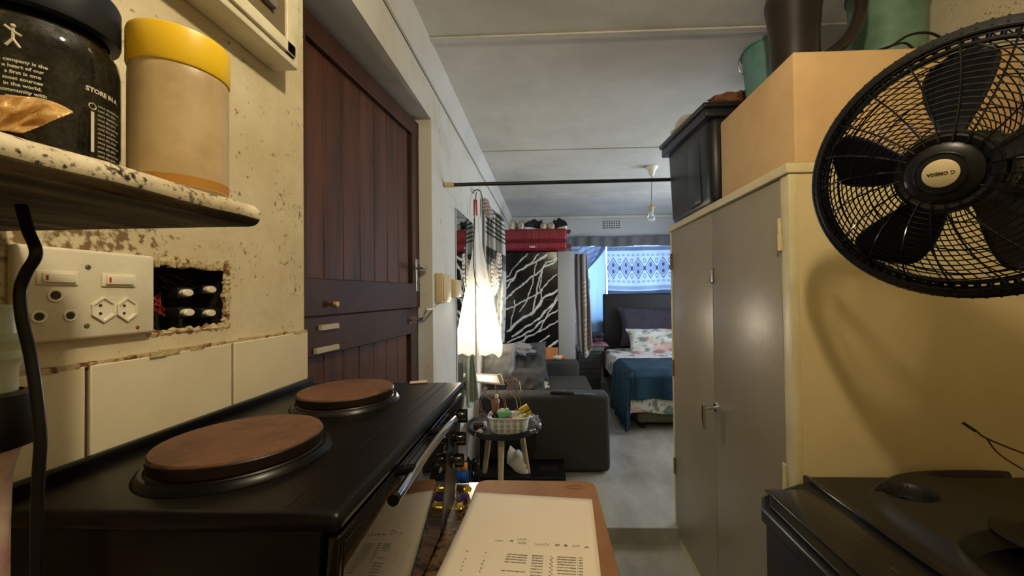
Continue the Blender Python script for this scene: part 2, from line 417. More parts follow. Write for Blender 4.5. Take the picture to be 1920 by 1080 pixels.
# ---- stable door in the left wall opening
DF, DN = Vector((-0.600, 1.797, 0)), Vector((-0.676, 0.975, 0))
dd = (DN-DF).normalized(); dn = Vector((-dd.y, dd.x, 0))  # normal
if dn.x < 0: dn = -dn
TD = frame((DF.x, DF.y, 0), dd, (0, 0, 1))   # local x towards near side, y up, z = x cross y
zs = 1 if TD.to_3x3() @ Vector((0, 0, 1)) @ Vector((1, 0, 0)) > 0 else -1 if False else (1 if (TD.to_3x3() @ Vector((0, 0, 1))).x > 0 else -1)
DL = (DN-DF).length
def dbox(mb, u0, u1, v0, v1, d0, d1, **k):   # d: depth towards room
    a, b = sorted((d0*zs, d1*zs)); return mb.box(u0, u1, v0, v1, a, b, T=TD) if not k else mb.rbox(u0, u1, v0, v1, a, b, k['r'], T=TD)
door = root('door_1', '', '', (DF.x, DF.y, 0.0)); del door['label'], door['category']; door['kind'] = 'structure'
def leaf(name, z0, z1, rails, u0=0.0):
    st = 0.075
    L_ = obj(name, dbox(dbox(MB(), u0, u0+st, z0, z1, 0, -0.04), DL-st, DL, z0, z1, 0, -0.04), woodf, door, bevel=0.003)
    r_ = MB()
    for a, b in rails: dbox(r_, u0, DL, a, b, 0.001, -0.04)
    obj('rail', r_, woodf, L_, bevel=0.003)
    p = MB(); w = (DL-u0-2*st)/7
    for i in range(7):
        dbox(p, u0+st+i*w+0.0012, u0+st+(i+1)*w-0.0012, z0+0.02, z1-0.02, -0.018, -0.034)
    dbox(p, u0+st, DL-st, z0+0.02, z1-0.02, -0.021, -0.034)
    obj('board_panel', p, wood, L_, bevel=0.002)
    return L_
up = leaf('upper_leaf', 1.341, 2.213, [(2.138, 2.213), (1.341, 1.452)])
lo = leaf('lower_leaf', 0.08, 1.339, [(1.225, 1.339), (0.08, 0.24)], 0.02)
obj('gap_light_stop', dbox(MB(), -.03, DL+.1, 2.200, 2.234, -.05, -.10), woodf, door)  # strip added behind the door head to block daylight leaking through the gap
# lever handle
hz = 1.52
hp = obj('handle_plate', dbox(MB(), 0.018, 0.050, hz-0.105, hz+0.045, 0.004, 0.0, r=0.002), steel, up)
hm = MB()
c0 = TD @ Vector((0.034, hz+0.005, 0.003*zs)); c1 = TD @ Vector((0.034, hz+0.005, 0.045*zs)); c2 = TD @ Vector((0.115, hz+0.012, 0.047*zs))
hm.tube([c0, c1], 0.008).tube([c1, c1.lerp(c2, .3), c1.lerp(c2, .7), c2], [0.009, 0.009, 0.008, 0.006])
obj('lever_handle', hm, chrome, up)
obj('keyhole', dbox(MB(), 0.031, 0.037, hz-0.075, hz-0.055, 0.0055, 0.001), black_m, hp)
kn = MB(); kc = TD @ Vector((DL-0.17, 1.375, 0.0)); kd = (TD.to_3x3() @ Vector((0, 0, zs)))
kn.tube([kc, kc+kd*0.012, kc+kd*0.02, kc+kd*0.028], [0.005, 0.006, 0.012, 0.008], 12)
obj('small_knob', kn, brass, up)
bo = MB(); dbox(bo, 0.05, 0.13, 1.272, 1.30, 0.006, 0.0); bo.tube([TD @ Vector((0.0, 1.287, 0.008*zs)), TD @ Vector((0.12, 1.287, 0.008*zs))], 0.006)
obj('barrel_bolt', bo, mat('worn bolt', (96, 70, 56), 0.5, 0.5), lo)
bo2 = MB(); dbox(bo2, DL-0.20, DL-0.12, 1.30, 1.315, 0.012, 0.0); dbox(bo2, DL-0.20, DL-0.10, 1.235, 1.25, 0.012, 0.0)
obj('hinge', bo2, mat('painted hinge', (190, 176, 146), 0.5), lo)

# ================================================================== LEFT COUNTER
ct = root('kitchen_counter', 'white base cupboard under the brown granite worktop by the left wall', 'cabinet', (-0.25, 0.3, 0))
obj('cupboard_body', MB().box(XW+.012, 0.05, -0.6, 0.94, 0.0, 0.885), wht, ct)
tag(obj('granite_worktop', MB().rbox(XW+.011, 0.085, -0.62, 0.985, 0.885, 0.92, 0.006), granite), 'brown speckled granite worktop beneath the oven and the brown board', 'worktop')

# hardboard sheet + paper
bd = root('brown_board', 'brown round-cornered hardboard lying on the granite worktop under the paper', 'board', (-0.04, 0.75, 0.92))
pts = []
for (cx, cy, a0_) in ((0.085, 0.948, 0), (-0.153, 0.952, PI/2)):
    for k in range(7):
        a = a0_+PI/2*k/6; pts.append((cx+0.028*math.cos(a), cy+0.028*math.sin(a)))
pts += [(-0.180, 0.50), (0.118, 0.50)]
obj('board_sheet', MB().prism(pts, 0.9203, 0.9263), hard, bd, bevel=0.001)
ovs = MB()
for r_ in (0.010, 0.016): ovs.tube([(0.065+r_*1.5*math.cos(2*PI*k/20), 0.945+r_*0.6*math.sin(2*PI*k/20), 0.9264) for k in range(20)], 0.0006, 4, closed=True)
obj('oval_stamp', ovs, mat('board stamp', (110, 66, 48), .8), bd)
pp = [at(892, 923, Z=.9285), at(1110, 936, Z=.9285), at(1127, 1080, Z=.9285), at(818, 1080, Z=.9285)]
e0 = pp[3]+(pp[3]-pp[0])*0.25; e1 = pp[2]+(pp[2]-pp[1])*0.25
sh = root('printed_paper', 'white sheet of paper with rows of faint print on the brown board', 'paper', tuple(pp[0]))
def PT(u, v): return (pp[0]*(1-u)+pp[1]*u)*(1-v)+(e0*(1-u)+e1*u)*v
obj('paper_sheet', MB().grid(lambda u, v: PT(u, v)+Vector((0, 0, 0.0008*math.sin(u*7)*math.sin(v*5))), 20, 20), paper, sh, solid=0.0004)
W2 = (pp[1]-pp[0]).length
def paper_at(px, py):
    p = at(px, py, Z=.9292); return p
tx = MB(); tf = MB()
def dash(mb, x0, x1, y, h=2.0, gap=True, slant=0.05):
    x = x0
    while x < x1:
        w = random.uniform(1.4, 3.2)
        a = paper_at(x, y+(x-x0)*slant); b = paper_at(min(x+w, x1), y+(x-x0)*slant); c = paper_at(x, y+h*random.uniform(.6, 1)+(x-x0)*slant)
        hgt = (c-a).length
        mb.box(a.x, b.x, a.y-hgt, a.y, .9291, .9293); x += w+random.uniform(.5, 1.0)
for rw in range(13):
    y = 1038+rw*4.4*(1+rw*0.03)
    for (xa, xb, sl) in ((952-rw*2.0, 960-rw*2.0, .05), (962-rw*1.9, 989-rw*0.8, .08), (998-rw*.6, 1019-rw*.4, .06), (1045, 1080, .06), (1083, 1084, 0), (1086, 1093, 0)):
        if (xa < 961 and rw in (4, 5, 7)): continue
        dash(tx, xa, xb, y+(xa-950)*0.055, 2.0, slant=sl)
for (x, y) in [(875, 1032), (872, 1046), (868, 1052), (866, 1060), (864, 1067), (910, 1035), (906, 1050), (903, 1056), (901, 1064), (899, 1070)]: dash(tf, x, x+3, y, 3)
for (x0, x1, y) in [(929, 943, 1014), (956, 962, 1014), (971, 986, 1018), (970, 988, 1011), (1003, 1030, 1021), (1041, 1049, 1022), (1058, 1064, 1023), (1073, 1087, 1024), (1096, 1104, 1026)]:
    q = [paper_at(x0+(x1-x0)*k/12, y+2.2*math.sin(k*2.1+x0)+(1.5*nz(k, x0, 0, .9))) for k in range(13)]
    tx.tube(q, 0.00035, 4)
for k in range(6):   # handwritten column
    q = [paper_at(1031+(t % 3)*3.2-k*.3, 1042+k*7.4+t*2.4) for t in range(5)]; tx.tube(q, 0.0004, 4)
obj('printed_rows', tx, ink, sh); obj('faint_marks', tf, inkl, sh)

# sweet wrapper and washing powder pack
wr = root('sweet_wrapper', 'crumpled gold and purple sweet wrapper on the granite worktop', 'wrapper', tuple(at(866, 940, Z=.92)))
def crumple(c, rx, ry, rz, seed, ang=0, n=12):
    R_ = Matrix.Rotation(ang, 3, 'Z')
    def fn(u, v):
        th = u*2*PI; ph = (v-.5)*PI
        d = Vector((math.cos(ph)*math.cos(th), math.cos(ph)*math.sin(th), math.sin(ph)))
        k = 1+0.55*noise.noise(d*2.3+Vector((seed, 0, 0)))
        return c+R_ @ Vector((d.x*rx*k, d.y*ry*k, max(d.z*rz*k, -rz*.8)))
    return MB().grid(fn, n*2, n)
g = at(862, 950, Z=.928); g2 = at(876, 918, Z=.928); pm = at(870, 934, Z=.93)
for g_c, sd in ((g, 1), (g2, 4)): obj('foil_twist', crumple(g_c, .009, .012, .008, sd), mat('gold candy foil', (190, 164, 60), .25, .7), wr, smooth=15)
obj('purple_middle', crumple(pm, .008, .012, .009, 7), mat('purple foil', (70, 40, 110), .3, .4), wr, smooth=15)
pk = root('snack_packet', 'small blue packet with red top standing at the far end of the worktop', 'packet', tuple(at(868, 905, Z=.92)))
b0 = at(868, 906, Z=.92)
def pkf(z0, z1, w, th):
    m_ = MB(); m_.grid(lambda u, v: Vector((b0.x+(u-.5)*w, b0.y-0.002-th*math.sin(PI*u)*math.sin(PI*min(.98, max(.02, v)))+0.0015*nz(u*9, v*9), z0+(z1-z0)*v)), 12, 12)
    m_.grid(lambda u, v: Vector((b0.x+(u-.5)*w, b0.y-0.002+th*math.sin(PI*u)*math.sin(PI*min(.98, max(.02, v))), z0+(z1-z0)*v)), 12, 12); return m_
obj('blue_body', pkf(.9205, .955, .032, .008), mat('blue print', (20, 74, 150), .35), pk)
obj('red_top', pkf(.953, .974, .026, .006), mat('red print', (190, 60, 44), .4, c2=(214, 180, 90), scale=60), pk)

# ================================================================== OVEN with two hotplates
SX0, SX1, SY0, SY1, SZ0, SZ1 = -0.530, -0.190, 0.334, 0.838, 0.935, 1.208
ov = root('tabletop_oven', 'black two-plate tabletop oven standing on the granite worktop', 'oven', (-0.36, 0.58, 0.92))
def lean(m_):
    m_.v = [(p[0]-max(0, 1.190-p[2])*.085*(1 if p[0] > -.3 else 0), p[1], p[2]) for p in m_.v]; return m_
obj('oven_body', lean(MB().rbox(SX0, SX1-0.012, SY0, SY1, SZ0, SZ1-0.012, 0.006)), black_e, ov)
tp = MB().rbox(SX0, SX1+0.006, SY0-0.002, SY1+0.002, SZ1-0.018, SZ1, 0.008, seg=4)
top = obj('hob_top', tp, black_e, ov)
rm = MB().rbox(SX0, SX0+0.012, SY0, SY1, SZ1-0.003, SZ1+0.012, 0.003)
obj('rim', rm, black_e, top)
for x in (.050, .032): obj('groove', MB().tube([(SX1-x, SY0+0.01, SZ1-.0008), (SX1-x, SY1-0.01, SZ1-.0008)], 0.0016, 6), black_e, top)
def hotplate(c, r_):
    T = T_((c[0], c[1], SZ1))
    base = obj('hotplate', MB().lathe([(0, .0245), (r_*.3, .0250), (r_*.95, .0258), (r_*.985, .0250), (r_, .0230), (r_, .0215)], T, 64), rust, ov)
    plabel(base, 'rusty brown hotplate disc')
    obj('plate_side', MB().lathe([(r_*1.0, .0225), (r_*1.012, .0215), (r_*1.012, .011), (r_*.99, .009), (r_*1.02, .006), (r_*1.02, .001)], T, 64), rustdark, base)
    obj('trim_ring', MB().lathe([(r_*1.01, .002), (r_*1.03, .0075), (r_*1.07, .0075), (r_*1.11, .005), (r_*1.14, .0005)], T, 64), black_e, base)
hotplate((-0.367, 0.452), 0.0835)
hotplate((-0.362, 0.682), 0.0785)
# door
XD = SX1-0.007
dr = obj('oven_door', lean(MB().rbox(XD, XD+0.012, SY0+0.003, 0.724, 0.945, 1.187, 0.003)), black_g, ov)
gl = lean(MB().rbox(XD+0.0115, XD+0.0135, SY0+0.010, 0.712, 0.953, 1.178, 0.001))
gm = mat('smoked reflective glass', (60, 58, 54), 0.04, 0.85)
plabel(obj('door_glass', gl, gm, dr), 'reflective glass pane')
hb = [at(852, 783, X=-.160), at(740, 935, X=-.160)]
hA, hB = hb
hy = [hA.lerp(hB, t)+Vector((0.006*math.sin(t*2*PI), 0, 0.008*math.sin(t*2*PI-.3))) for t in [k/24 for k in range(25)]]
hbar = obj('door_handle', MB().tube(hy, 0.0056, 14), chrome, dr)
ec = MB(); ec.cyl(hB+Vector((0, -0.004, 0)), hB+Vector((0, 0.002, 0)), 0.0062)
obj('end_cap', ec, black_p, hbar)
for t in (0.22, 0.72):
    p = hA.lerp(hB, t)
    br = MB().tube([(XD+0.010, p.y, p.z-0.006), (p.x-0.004, p.y, p.z-0.002)], 0.006, 12)
    obj('handle_bracket', br, black_p, dr)
obj('control_panel', lean(MB().rbox(XD, XD+0.012, 0.726, SY1-0.003, 0.945, 1.185, 0.004)), black_p, ov)
for zk in (1.152, 1.106, 1.062):
    T = frame((XD+0.010-(1.19-zk)*.085, 0.782, zk), (0, 1, 0), (0, 0, 1))
    kb = obj('control_knob', MB().lathe([(0, .024), (.007, .0235), (.009, .021), (.0105, .008), (.016, .005), (.0165, 0)], T, 32), black_g, ov)
    obj('pointer_ridge', MB().rbox(-.0025, .0025, -.014, .014, .004, .0255, .002, T=T), black_g, kb)
for x in (SX0+.03, SX1-.04):
    for y in (SY0+.03, SY1-.03): obj('foot', MB().cyl((x, y, .92), (x, y, .937), .014), black_p, ov)
cardo = tag(obj('matchbox_card', MB().box(-.018, .018, -.009, .009, 0, .002, T=T_(tuple(at(785, 717, Z=SZ1+.001)), rz=.3)), mat('pink beige card', (206, 176, 160), .6), bevel=.0004),
            'small pinkish card lying on the far edge of the oven top', 'card')

# ================================================================== WALL SOCKETS
sp = root('socket_plate', 'cream double wall socket plate with two rocker switches', 'socket', (XW, 0.43, 1.352))
YS = lambda px: at(px, 550, X=XW).y
obj('face_plate', MB().rbox(XW, XW+0.011, 0.364, 0.501, 1.3535, 1.4565, 0.004), white_p, sp)
XF = XW+0.011
def wp(px, py, x=XF): q = at(px, py, X=x); return q.y, q.z
def rocker(px0, py0, px1, py1, left):
    y0, z0 = wp(px0, py0); y1, z1 = wp(px1, py1); z0, z1 = sorted((z0, z1))
    r_ = obj('rocker_switch', MB().rbox(XF-.001, XF+.002, y0, y1, z0, z1, .0006), white_s, sp)
    obj('rocker', MB().rbox(XF+.001, XF+.0042, y0+.0035, y1-.0035, z0+.0025, z1-.0025, .0008), white_s, r_)
    plabel(obj('red_indicator', MB().box(XF+.0035, XF+.0046, y0+.0055, y0+.0075, z0+.005, z1-.005), redp, r_), 'red marker')
rocker(66, 506, 145, 535, 1); rocker(189, 512, 252, 538, 1)
dk = mat('socket hole brown', (60, 48, 34), .8)
for (px, py, r_) in ((103, 554, .0072), (72, 594, .0066), (131, 592, .0064)):
    y, z = wp(px, py); T = frame((XF, y, z), (0, 1, 0), (0, 0, 1))
    s_ = obj('socket_hole', MB().lathe([(r_, -.001), (r_, .0012), (r_*.85, .0016), (r_*.62, .0008)], T, 28), white_s, sp)
    obj('hole_inside', MB().lathe([(0, .0007), (r_*.68, .0009), (r_*.68, 0)], T, 24), dk, s_)
for (pc, py) in ((193, 580), (237, 580)):
    y, z = wp(pc, py); w_, h_ = .0125, .0155
    if pc > 200: w_ = .0115
    hexo = [(-w_, .4*h_), (-.0*w_, h_*1.0), (w_, .45*h_), (w_, -.45*h_), (0, -h_*1.0), (-w_, -.4*h_)]
    T = frame((XF, y, z), (0, 1, 0), (0, 0, 1)); hm_ = MB(); n_ = 6; hi_ = [(a*.82, b*.84) for a, b in hexo]; hd = [(a*.74, b*.76) for a, b in hexo]
    vs = [T @ Vector((a, b, 0)) for a, b in hexo]+[T @ Vector((a, b, .0024)) for a, b in hexo]+[T @ Vector((a, b, .0024)) for a, b in hi_]+[T @ Vector((a, b, .0004)) for a, b in hd]
    fs = []
    for l in range(3):
        for i in range(6): fs.append((l*6+i, l*6+(i+1) % 6, (l+1)*6+(i+1) % 6, (l+1)*6+i))
    fs.append(tuple(range(18, 24))); hm_.add(vs, fs)
    hs = obj('hexagonal_socket', hm_, white_s, sp)
    hh = MB()
    for dz in (-.0048, .0048): hh.lathe([(0, .0011), (.0016, .0010), (.0016, .0004)], T @ Matrix.Translation((-.003, dz, 0)), 12)
    obj('pin_hole', hh, dk, hs)
for (px, py) in ((165, 501), (163, 611)):
    y, z = wp(px, py); T = frame((XF, y, z), (0, 1, 0), (0, 0, 1))
    obj('screw', MB().lathe([(0, .0014), (.0022, .0012), (.003, 0)], T, 16), steel, sp)
y, z = wp(258, 614); T = frame((XF, y, z), (0, 1, 0), (0, 0, 1))
obj('rust_stain', MB().lathe([(0, .0004), (.002, .0004), (.0026, 0)], T, 14), mat('rust', (150, 70, 30), .9), sp)

# opened switch box next to it
sb = root('open_switch_box', 'open rusty switch box with four loose cream switches and red wires', 'switch box', (XW, 0.57, 1.347))
obj('box_inside', MB().box(XW-.069, XW-.060, .500, .635, 1.348, 1.454).box(XW-.062, XW-.002, .500, .502, 1.348, 1.454).box(XW-.062, XW-.002, .633, .635, 1.348, 1.454)
    .box(XW-.062, XW-.002, .500, .635, 1.348, 1.350).box(XW-.062, XW-.002, .500, .635, 1.452, 1.454), dirt, sb)
eg = MB()
for i in range(64):   # broken plaster round the opening
    t = i/64
    if t < .35: y, z, wy, wz = .502+.132*(t/.35), 1.452, .006, .006+.012*abs(nz(i, 1, 0, .7))
    elif t < .55: y, z, wy, wz = .632, 1.452-.10*((t-.35)/.2), .004+.005*abs(nz(i, 3, 0, .6)), .008
    elif t < .85: y, z, wy, wz = .634-.132*((t-.55)/.3), 1.350, .006, .004+.010*abs(nz(i, 2, 0, .5))
    else: y, z, wy, wz = .504, 1.350+.1*((t-.85)/.15), .004, .008
    eg.add(*(lambda m_: (m_.v, m_.f))(crumple(Vector((XW-.003, y, z)), .005, wy*1.3, wz, i, n=4)))
obj('broken_plaster_edge', eg, chip, sb)
for (px, py) in ((353, 549), (397, 543), (355, 586), (396, 587)):
    q = at(px, py, X=XW-.016); T = frame((XW-.05, q.y, q.z), (0, 1, 0), (0, 0, 1))
    s_ = obj('switch_module', MB().rbox(-.0105, .0125, -.0085, .0085, 0, .028, .002, T=T), black_m, sb)
    k_ = MB().lathe([(0, .036), (.0070, .0355), (.0086, .034), (.0088, .027)], T, 24, 1.05, .68)
    plabel(obj('rocker_cap', k_, white_s, s_), 'cream oval rocker')
wires = MB()
for i in range(9):
    a = Vector((XW-.045, .512+.004*i, 1.40+random.uniform(-.03, .02))); b = Vector((XW-.03, .532+random.uniform(-.012, .02), 1.395+random.uniform(-.025, .02))); c = Vector((XW-.042, .556+random.uniform(0, .01), 1.39+random.uniform(-.02, .02)))
    q = [a.lerp(b, t)*(1-t)+b.lerp(c, t)*t+Vector((.006*math.sin(t*6+i), 0, .004*math.sin(t*9+i))) for t in [k/10 for k in range(11)]]
    wires.tube(q, .0011, 6)
plabel(obj('red_wire', wires, wirer, sb), 'tangled red wires')
w2 = MB()
for i in range(5):
    q = [Vector((XW-.04+.01*math.sin(t*5+i), .51+.1*t, 1.425+.012*math.sin(t*7+i*1.7))) for t in [k/12 for k in range(13)]]; w2.tube(q, .0018, 6)
plabel(obj('black_wire', w2, black_m, sb), 'black wires')

# ---- black cable in front of sockets
ck = [(40, 385, .25), (52, 430, .25), (68, 475, .25), (50, 510, .25), (38, 545, .25), (42, 600, .25), (56, 660, .25), (66, 720, .25), (73, 780, .25), (76, 830, .25), (73, 880, .25), (70, 940, .25), (68, 1100, .25), (66, 1250, .25)]
raw = [at(x, y, Y=Y_) for x, y, Y_ in ck]
raw = [Vector((max(p.x, XW+.012), p.y, p.z)) for p in raw]
def smooth_path(P, n=6):
    out = []
    for i in range(len(P)-1):
        p0, p1, p2, p3 = P[max(i-1, 0)], P[i], P[i+1], P[min(i+2, len(P)-1)]
        for k in range(n):
            t = k/n; out.append(.5*((2*p1)+(p2-p0)*t+(2*p0-5*p1+4*p2-p3)*t*t+(3*p1-p0-3*p2+p3)*t**3))
    return out+[P[-1]]
tag(obj('power_cable', MB().tube(smooth_path(raw), .0031, 12), black_p), 'thick black cable hanging from the shelf in front of the socket plate', 'cable')

# ---- bottle with black band, left edge
bx = Vector((-.446, .286, .92))
bt = root('plastic_bottle', 'pale plastic bottle with a black band at the left edge behind the oven', 'bottle', tuple(bx))
TB = T_(tuple(bx))
obj('bottle_base', MB().lathe([(0, .001), (.014, .001), (.016, .02), (.016, .30), (.017, .34), (.022, .362)], TB), mat('pinkish clear plastic', (206, 178, 160), .3, c2=(150, 96, 110), scale=20), bt)
obj('black_band', MB().lathe([(.022, .361), (.030, .364), (.0318, .372), (.0318, .398), (.030, .405), (.022, .407)], TB), black_p, bt)
obj('bottle_neck', MB().lathe([(.0195, .406), (.0195, .425), (.0235, .433), (.0195, .439), (.024, .447), (.0195, .453), (.0195, .472), (.016, .476), (0, .476)], TB), mat('pale green plastic', (196, 204, 178), .35), bt)

# ================================================================== SHELF with jars
sf = root('wall_shelf', 'flaking white wooden shelf jutting from the left wall over the sockets', 'shelf', (XW, 0.1, 1.475))
pf = []
X1 = -.276
for k in range(9):
    a = -PI/2+PI*k/8; pf.append((X1-.009+.009*math.cos(a), 1.4783+.0100*math.sin(a)))
prof = [(XW, 1.4684)]+pf+[(XW, 1.4880)]
bm_ = MB(); ny = 40
for j in range(ny+1):
    y = -.35+(.361+.35)*j/ny
    for (x, z) in prof: bm_.v.append((x+(.002*nz(y, 5, 0, 15) if x > -.5 else 0), y, z+(.001*nz(y, x, 0, 20) if x > -.5 else 0)))
k = len(prof)
for j in range(ny):
    for i in range(k):
        bm_.f.append((j*k+i, j*k+(i+1) % k, (j+1)*k+(i+1) % k, (j+1)*k+i)); bm_.mi.append(1 if i <= 3 else 0)
bm_.f.append(tuple(range(k))); bm_.mi.append(0); bm_.f.append(tuple(ny*k+i for i in range(k))); bm_.mi.append(0)
obj('shelf_board', bm_, [shelfm, shelfu], sf, smooth=50)
obj('shelf_underside', MB().box(XW+.001, X1-.007, -.34, .357, 1.4672, 1.4688), shelfu, sf)

jb = at(333, 360, Z=1.4885)
JY = Vector((-.322, .327, 1.4885))
j1 = root('peanut_butter_jar', 'cloudy plastic jar with a yellow lid at the shelf end', 'jar', tuple(JY))
TJ = T_(tuple(JY)); r_ = .0335
obj('jar_body', MB().lathe([(0, .0), (r_*.9, 0), (r_, .004), (r_, .096), (r_*.99, .104), (r_*.95, .108), (0, .1085)], TJ, 56), jarplas, j1)
obj('residue', MB().lathe([(r_*1.002, .0045), (r_*1.004, .0125)], TJ, 56), peanut, j1)
yl = MB().lathe([(r_*.95, .105), (r_*1.01, .1055), (r_*1.03, .107), (r_*1.03, .1335), (r_*1.01, .136), (0, .1365)], TJ, 72)
plabel(obj('lid', yl, yellow, j1), 'yellow screw lid')

JC = Vector((-.375, .272, 1.4885))
j2 = root('coffee_jar', 'glass coffee jar with dark granules and white lettering, dark lid', 'jar', tuple(JC))
TC = T_(tuple(JC)); rc = .0405
obj('jar_glass', MB().lathe([(0, .001), (rc*.85, .001), (rc*.95, .004), (rc, .010), (rc*.97, .018), (rc, .024), (rc, .088), (rc*.97, .098), (rc*.82, .108), (rc*.80, .118)], TC, 64), jarglass, j2)
obj('coffee_granules', MB().lathe([(0, .003), (rc*.90, .003), (rc*.94, .012), (rc*.955, .025), (rc*.955, .088), (rc*.93, .098), (rc*.79, .107), (0, .108)], TC, 64), coffee, j2)
obj('lid', MB().lathe([(rc*.84, .112), (rc*.98, .113), (rc*1.0, .116), (rc*1.0, .142), (rc*.97, .145), (0, .145)], TC, 48), navy, j2)
wtxt = mat('white print', (196, 192, 172), .5)
def wrap(ang0, z0, rr=rc*1.006, base=JC):
    def f(v):
        a = ang0+v.x/rr
        return Vector((base.x+rr*math.cos(a), base.y+rr*math.sin(a), base.z+z0+v.y))
    return f
angc = math.atan2(-JC.y, -JC.x)   # towards the camera
lines = ['communities', 'of our', 'product is one', 'most sources', 'in the world', 'community with', 'committed to', 'grow your best', 'thrive']
lt = MB()
for i, s_ in enumerate(['s company is the', 'e heart of our', 's first is one', 'most sources', 'in the world.', 'community with', 'sustain that', 'farm your so', 'thrive']):
    b_ = text_mb(s_, .0031, None, bend=wrap(angc-.20, .0700-.0040*i), bold=.0001); lt.add(b_.v, b_.f)
obj('side_text', lt, wtxt, j2)
l2 = MB()
b_ = text_mb('STORE IN A', .0046, None, bend=wrap(angc+.50, .066), align='LEFT', bold=.0002); l2.add(b_.v, b_.f)
for i in range(12):
    b_ = text_mb('cool dry place' if i % 2 else 'once opened use', .0028, None, bend=wrap(angc+.68, .056-.0034*i), align='LEFT'); l2.add(b_.v, b_.f)
W_ = wrap(angc+.60, .004)
def strip(x0, x1, z0, z1, n=4):
    m_ = MB(); m_.grid(lambda u, v: W_(Vector((x0+(x1-x0)*u, z0+(z1-z0)*v, 0))), n, 1); return m_
s_ = strip(-.001, .001, .016, .046); l2.add(s_.v, s_.f)
ring = MB().tube([W_(Vector((.0022*math.cos(2*PI*k/14), .050+.0022*math.sin(2*PI*k/14), 0))) for k in range(14)], .0004, 4, closed=True); l2.add(ring.v, ring.f)
obj('storage_text', l2, wtxt, j2)
# little leaping figure print
fg = MB(); WF = wrap(angc-.30, .084)
for a, b in (((0, 0), (0, .007)), ((0, 0), (-.003, -.005)), ((0, 0), (.003, -.005)), ((0, .005), (-.0035, .008)), ((0, .005), (.0035, .003))):
    fg.tube([WF(Vector((a[0], a[1], 0))), WF(Vector((b[0], b[1], 0)))], .0008, 6)
hd_ = WF(Vector((0, .0088, 0))); fg.lathe([(0, -.0013), (.0011, -.0008), (.0013, 0), (.0011, .0008), (0, .0013)], T_(tuple(hd_)), 10)
obj('figure_print', fg, wtxt, j2)
# gold sachet leaning in front of jar
def sachet(u, v):
    tx_, ty_ = -70+207*u, 176+6*u+28*u**5
    bx_, by_ = -70+112*u, 236+13*u
    if u > .97: bx_ += 3*(int(v*24) % 2); tx_ += 3*(int(v*24) % 2)
    return at(tx_*(1-v)+bx_*v, ty_*(1-v)+by_*v, Y=.224+.010*u*(1-v)+.0010*math.sin(u*22+v*9)+.0012*math.sin(v*8+u*3)+.002*nz(u*5, v*4))
gs = tag(obj('gold_sachet', MB().grid(lambda u, v: sachet(u, v), 60, 24), gold, solid=.0006, smooth=20),
         'crinkled gold foil sachet in front of the coffee jar', 'sachet')
# red jar behind at frame edge
RJ = Vector((-.44, .225, 1.4885))
rj = root('red_jar', 'red container at the far left of the shelf', 'jar', tuple(RJ))
obj('jar_body', MB().lathe([(0, 0), (.028, 0), (.030, .003), (.030, .09), (.028, .096), (0, .097)], T_(tuple(RJ))), mat('red label', (150, 52, 38), .4), rj)
obj('lid', MB().lathe([(.0305, .094), (.0312, .096), (.0312, .112), (0, .114)], T_(tuple(RJ))), redp, rj)

# ================================================================== DISTRIBUTION BOX
db = root('meter_box', 'cream plastic electricity meter box high on the wall by the door', 'electrical box', (XW, .62, 1.845))
obj('box_case', MB().rbox(XW, XW+.052, .36, .742, 1.848, 2.10, .004), white_p, db)
XG = XW+.052
obj('front_bezel', MB().rbox(XG-.002, XG+.006, .38, .725, 1.862, 1.885, .002).rbox(XG-.002, XG+.006, .70, .725, 1.862, 2.09, .002).rbox(XG-.002, XG+.004, .45, .60, 1.89, 1.905, .003), white_p, db)
obj('recess_panel', MB().box(XG-.001, XG+.001, .39, .70, 1.885, 2.09), mat('recess brown', (108, 96, 70), .6), db)
for i in range(6):
    y = .42+.042*i
    br_ = obj('breaker', MB().rbox(XG, XG+.012, y, y+.036, 1.915, 1.985, .002), mat('grey breaker', (120, 116, 104), .4), db)
    obj('breaker_lever', MB().rbox(XG+.011, XG+.022, y+.010, y+.026, 1.94, 1.965, .002), black_p, br_)
pw = MB(); pw.tube([(XW+.02, .735, 1.85), (XW+.012, .77, 1.835)], .003, 6)

# ================================================================== BEDROOM-SIDE WALL THINGS
# twin switch boxes
w1 = root('wall_switch_box', 'old cream switch box on the left wall beside the door', 'switch box', (XW, 1.96, 1.44))
p0, p1 = at(816, 512, X=XW), at(838, 567, X=XW)
cw = mat('yellowed cream plastic', (206, 184, 136), .5)
bb_ = obj('box_body', MB().rbox(XW, XW+.035, p0.y, p1.y-.06, p1.z, p0.z, .006), cw, w1)
obj('front_cover', MB().rbox(XW+.033, XW+.042, p0.y+.008, p1.y-.068, p1.z+.012, p0.z-.010, .004), cw, w1)
w2_ = root('wall_switch_box', 'smaller cream box on the left wall at the mirror edge', 'switch box', (XW, 2.15, 1.44))
p0, p1 = at(843, 524, X=XW), at(858, 557, X=XW)
obj('box_body', MB().rbox(XW, XW+.030, p0.y, p1.y-.03, p1.z, p0.z, .004), cw, w2_)
obj('front_cover', MB().rbox(XW+.028, XW+.034, p0.y+.010, p1.y-.04, p1.z+.010, p0.z-.010, .003), cw, w2_)
cb = smooth_path([Vector((XW-.03, 1.802, 1.335)), at(800, 580, X=XW+.004), at(815, 578, X=XW+.004), at(825, 566, X=XW+.006)])
tag(obj('wall_cable', MB().tube(cb, .004, 8), wht), 'cream cable running from the door frame to the wall switch box', 'cable')
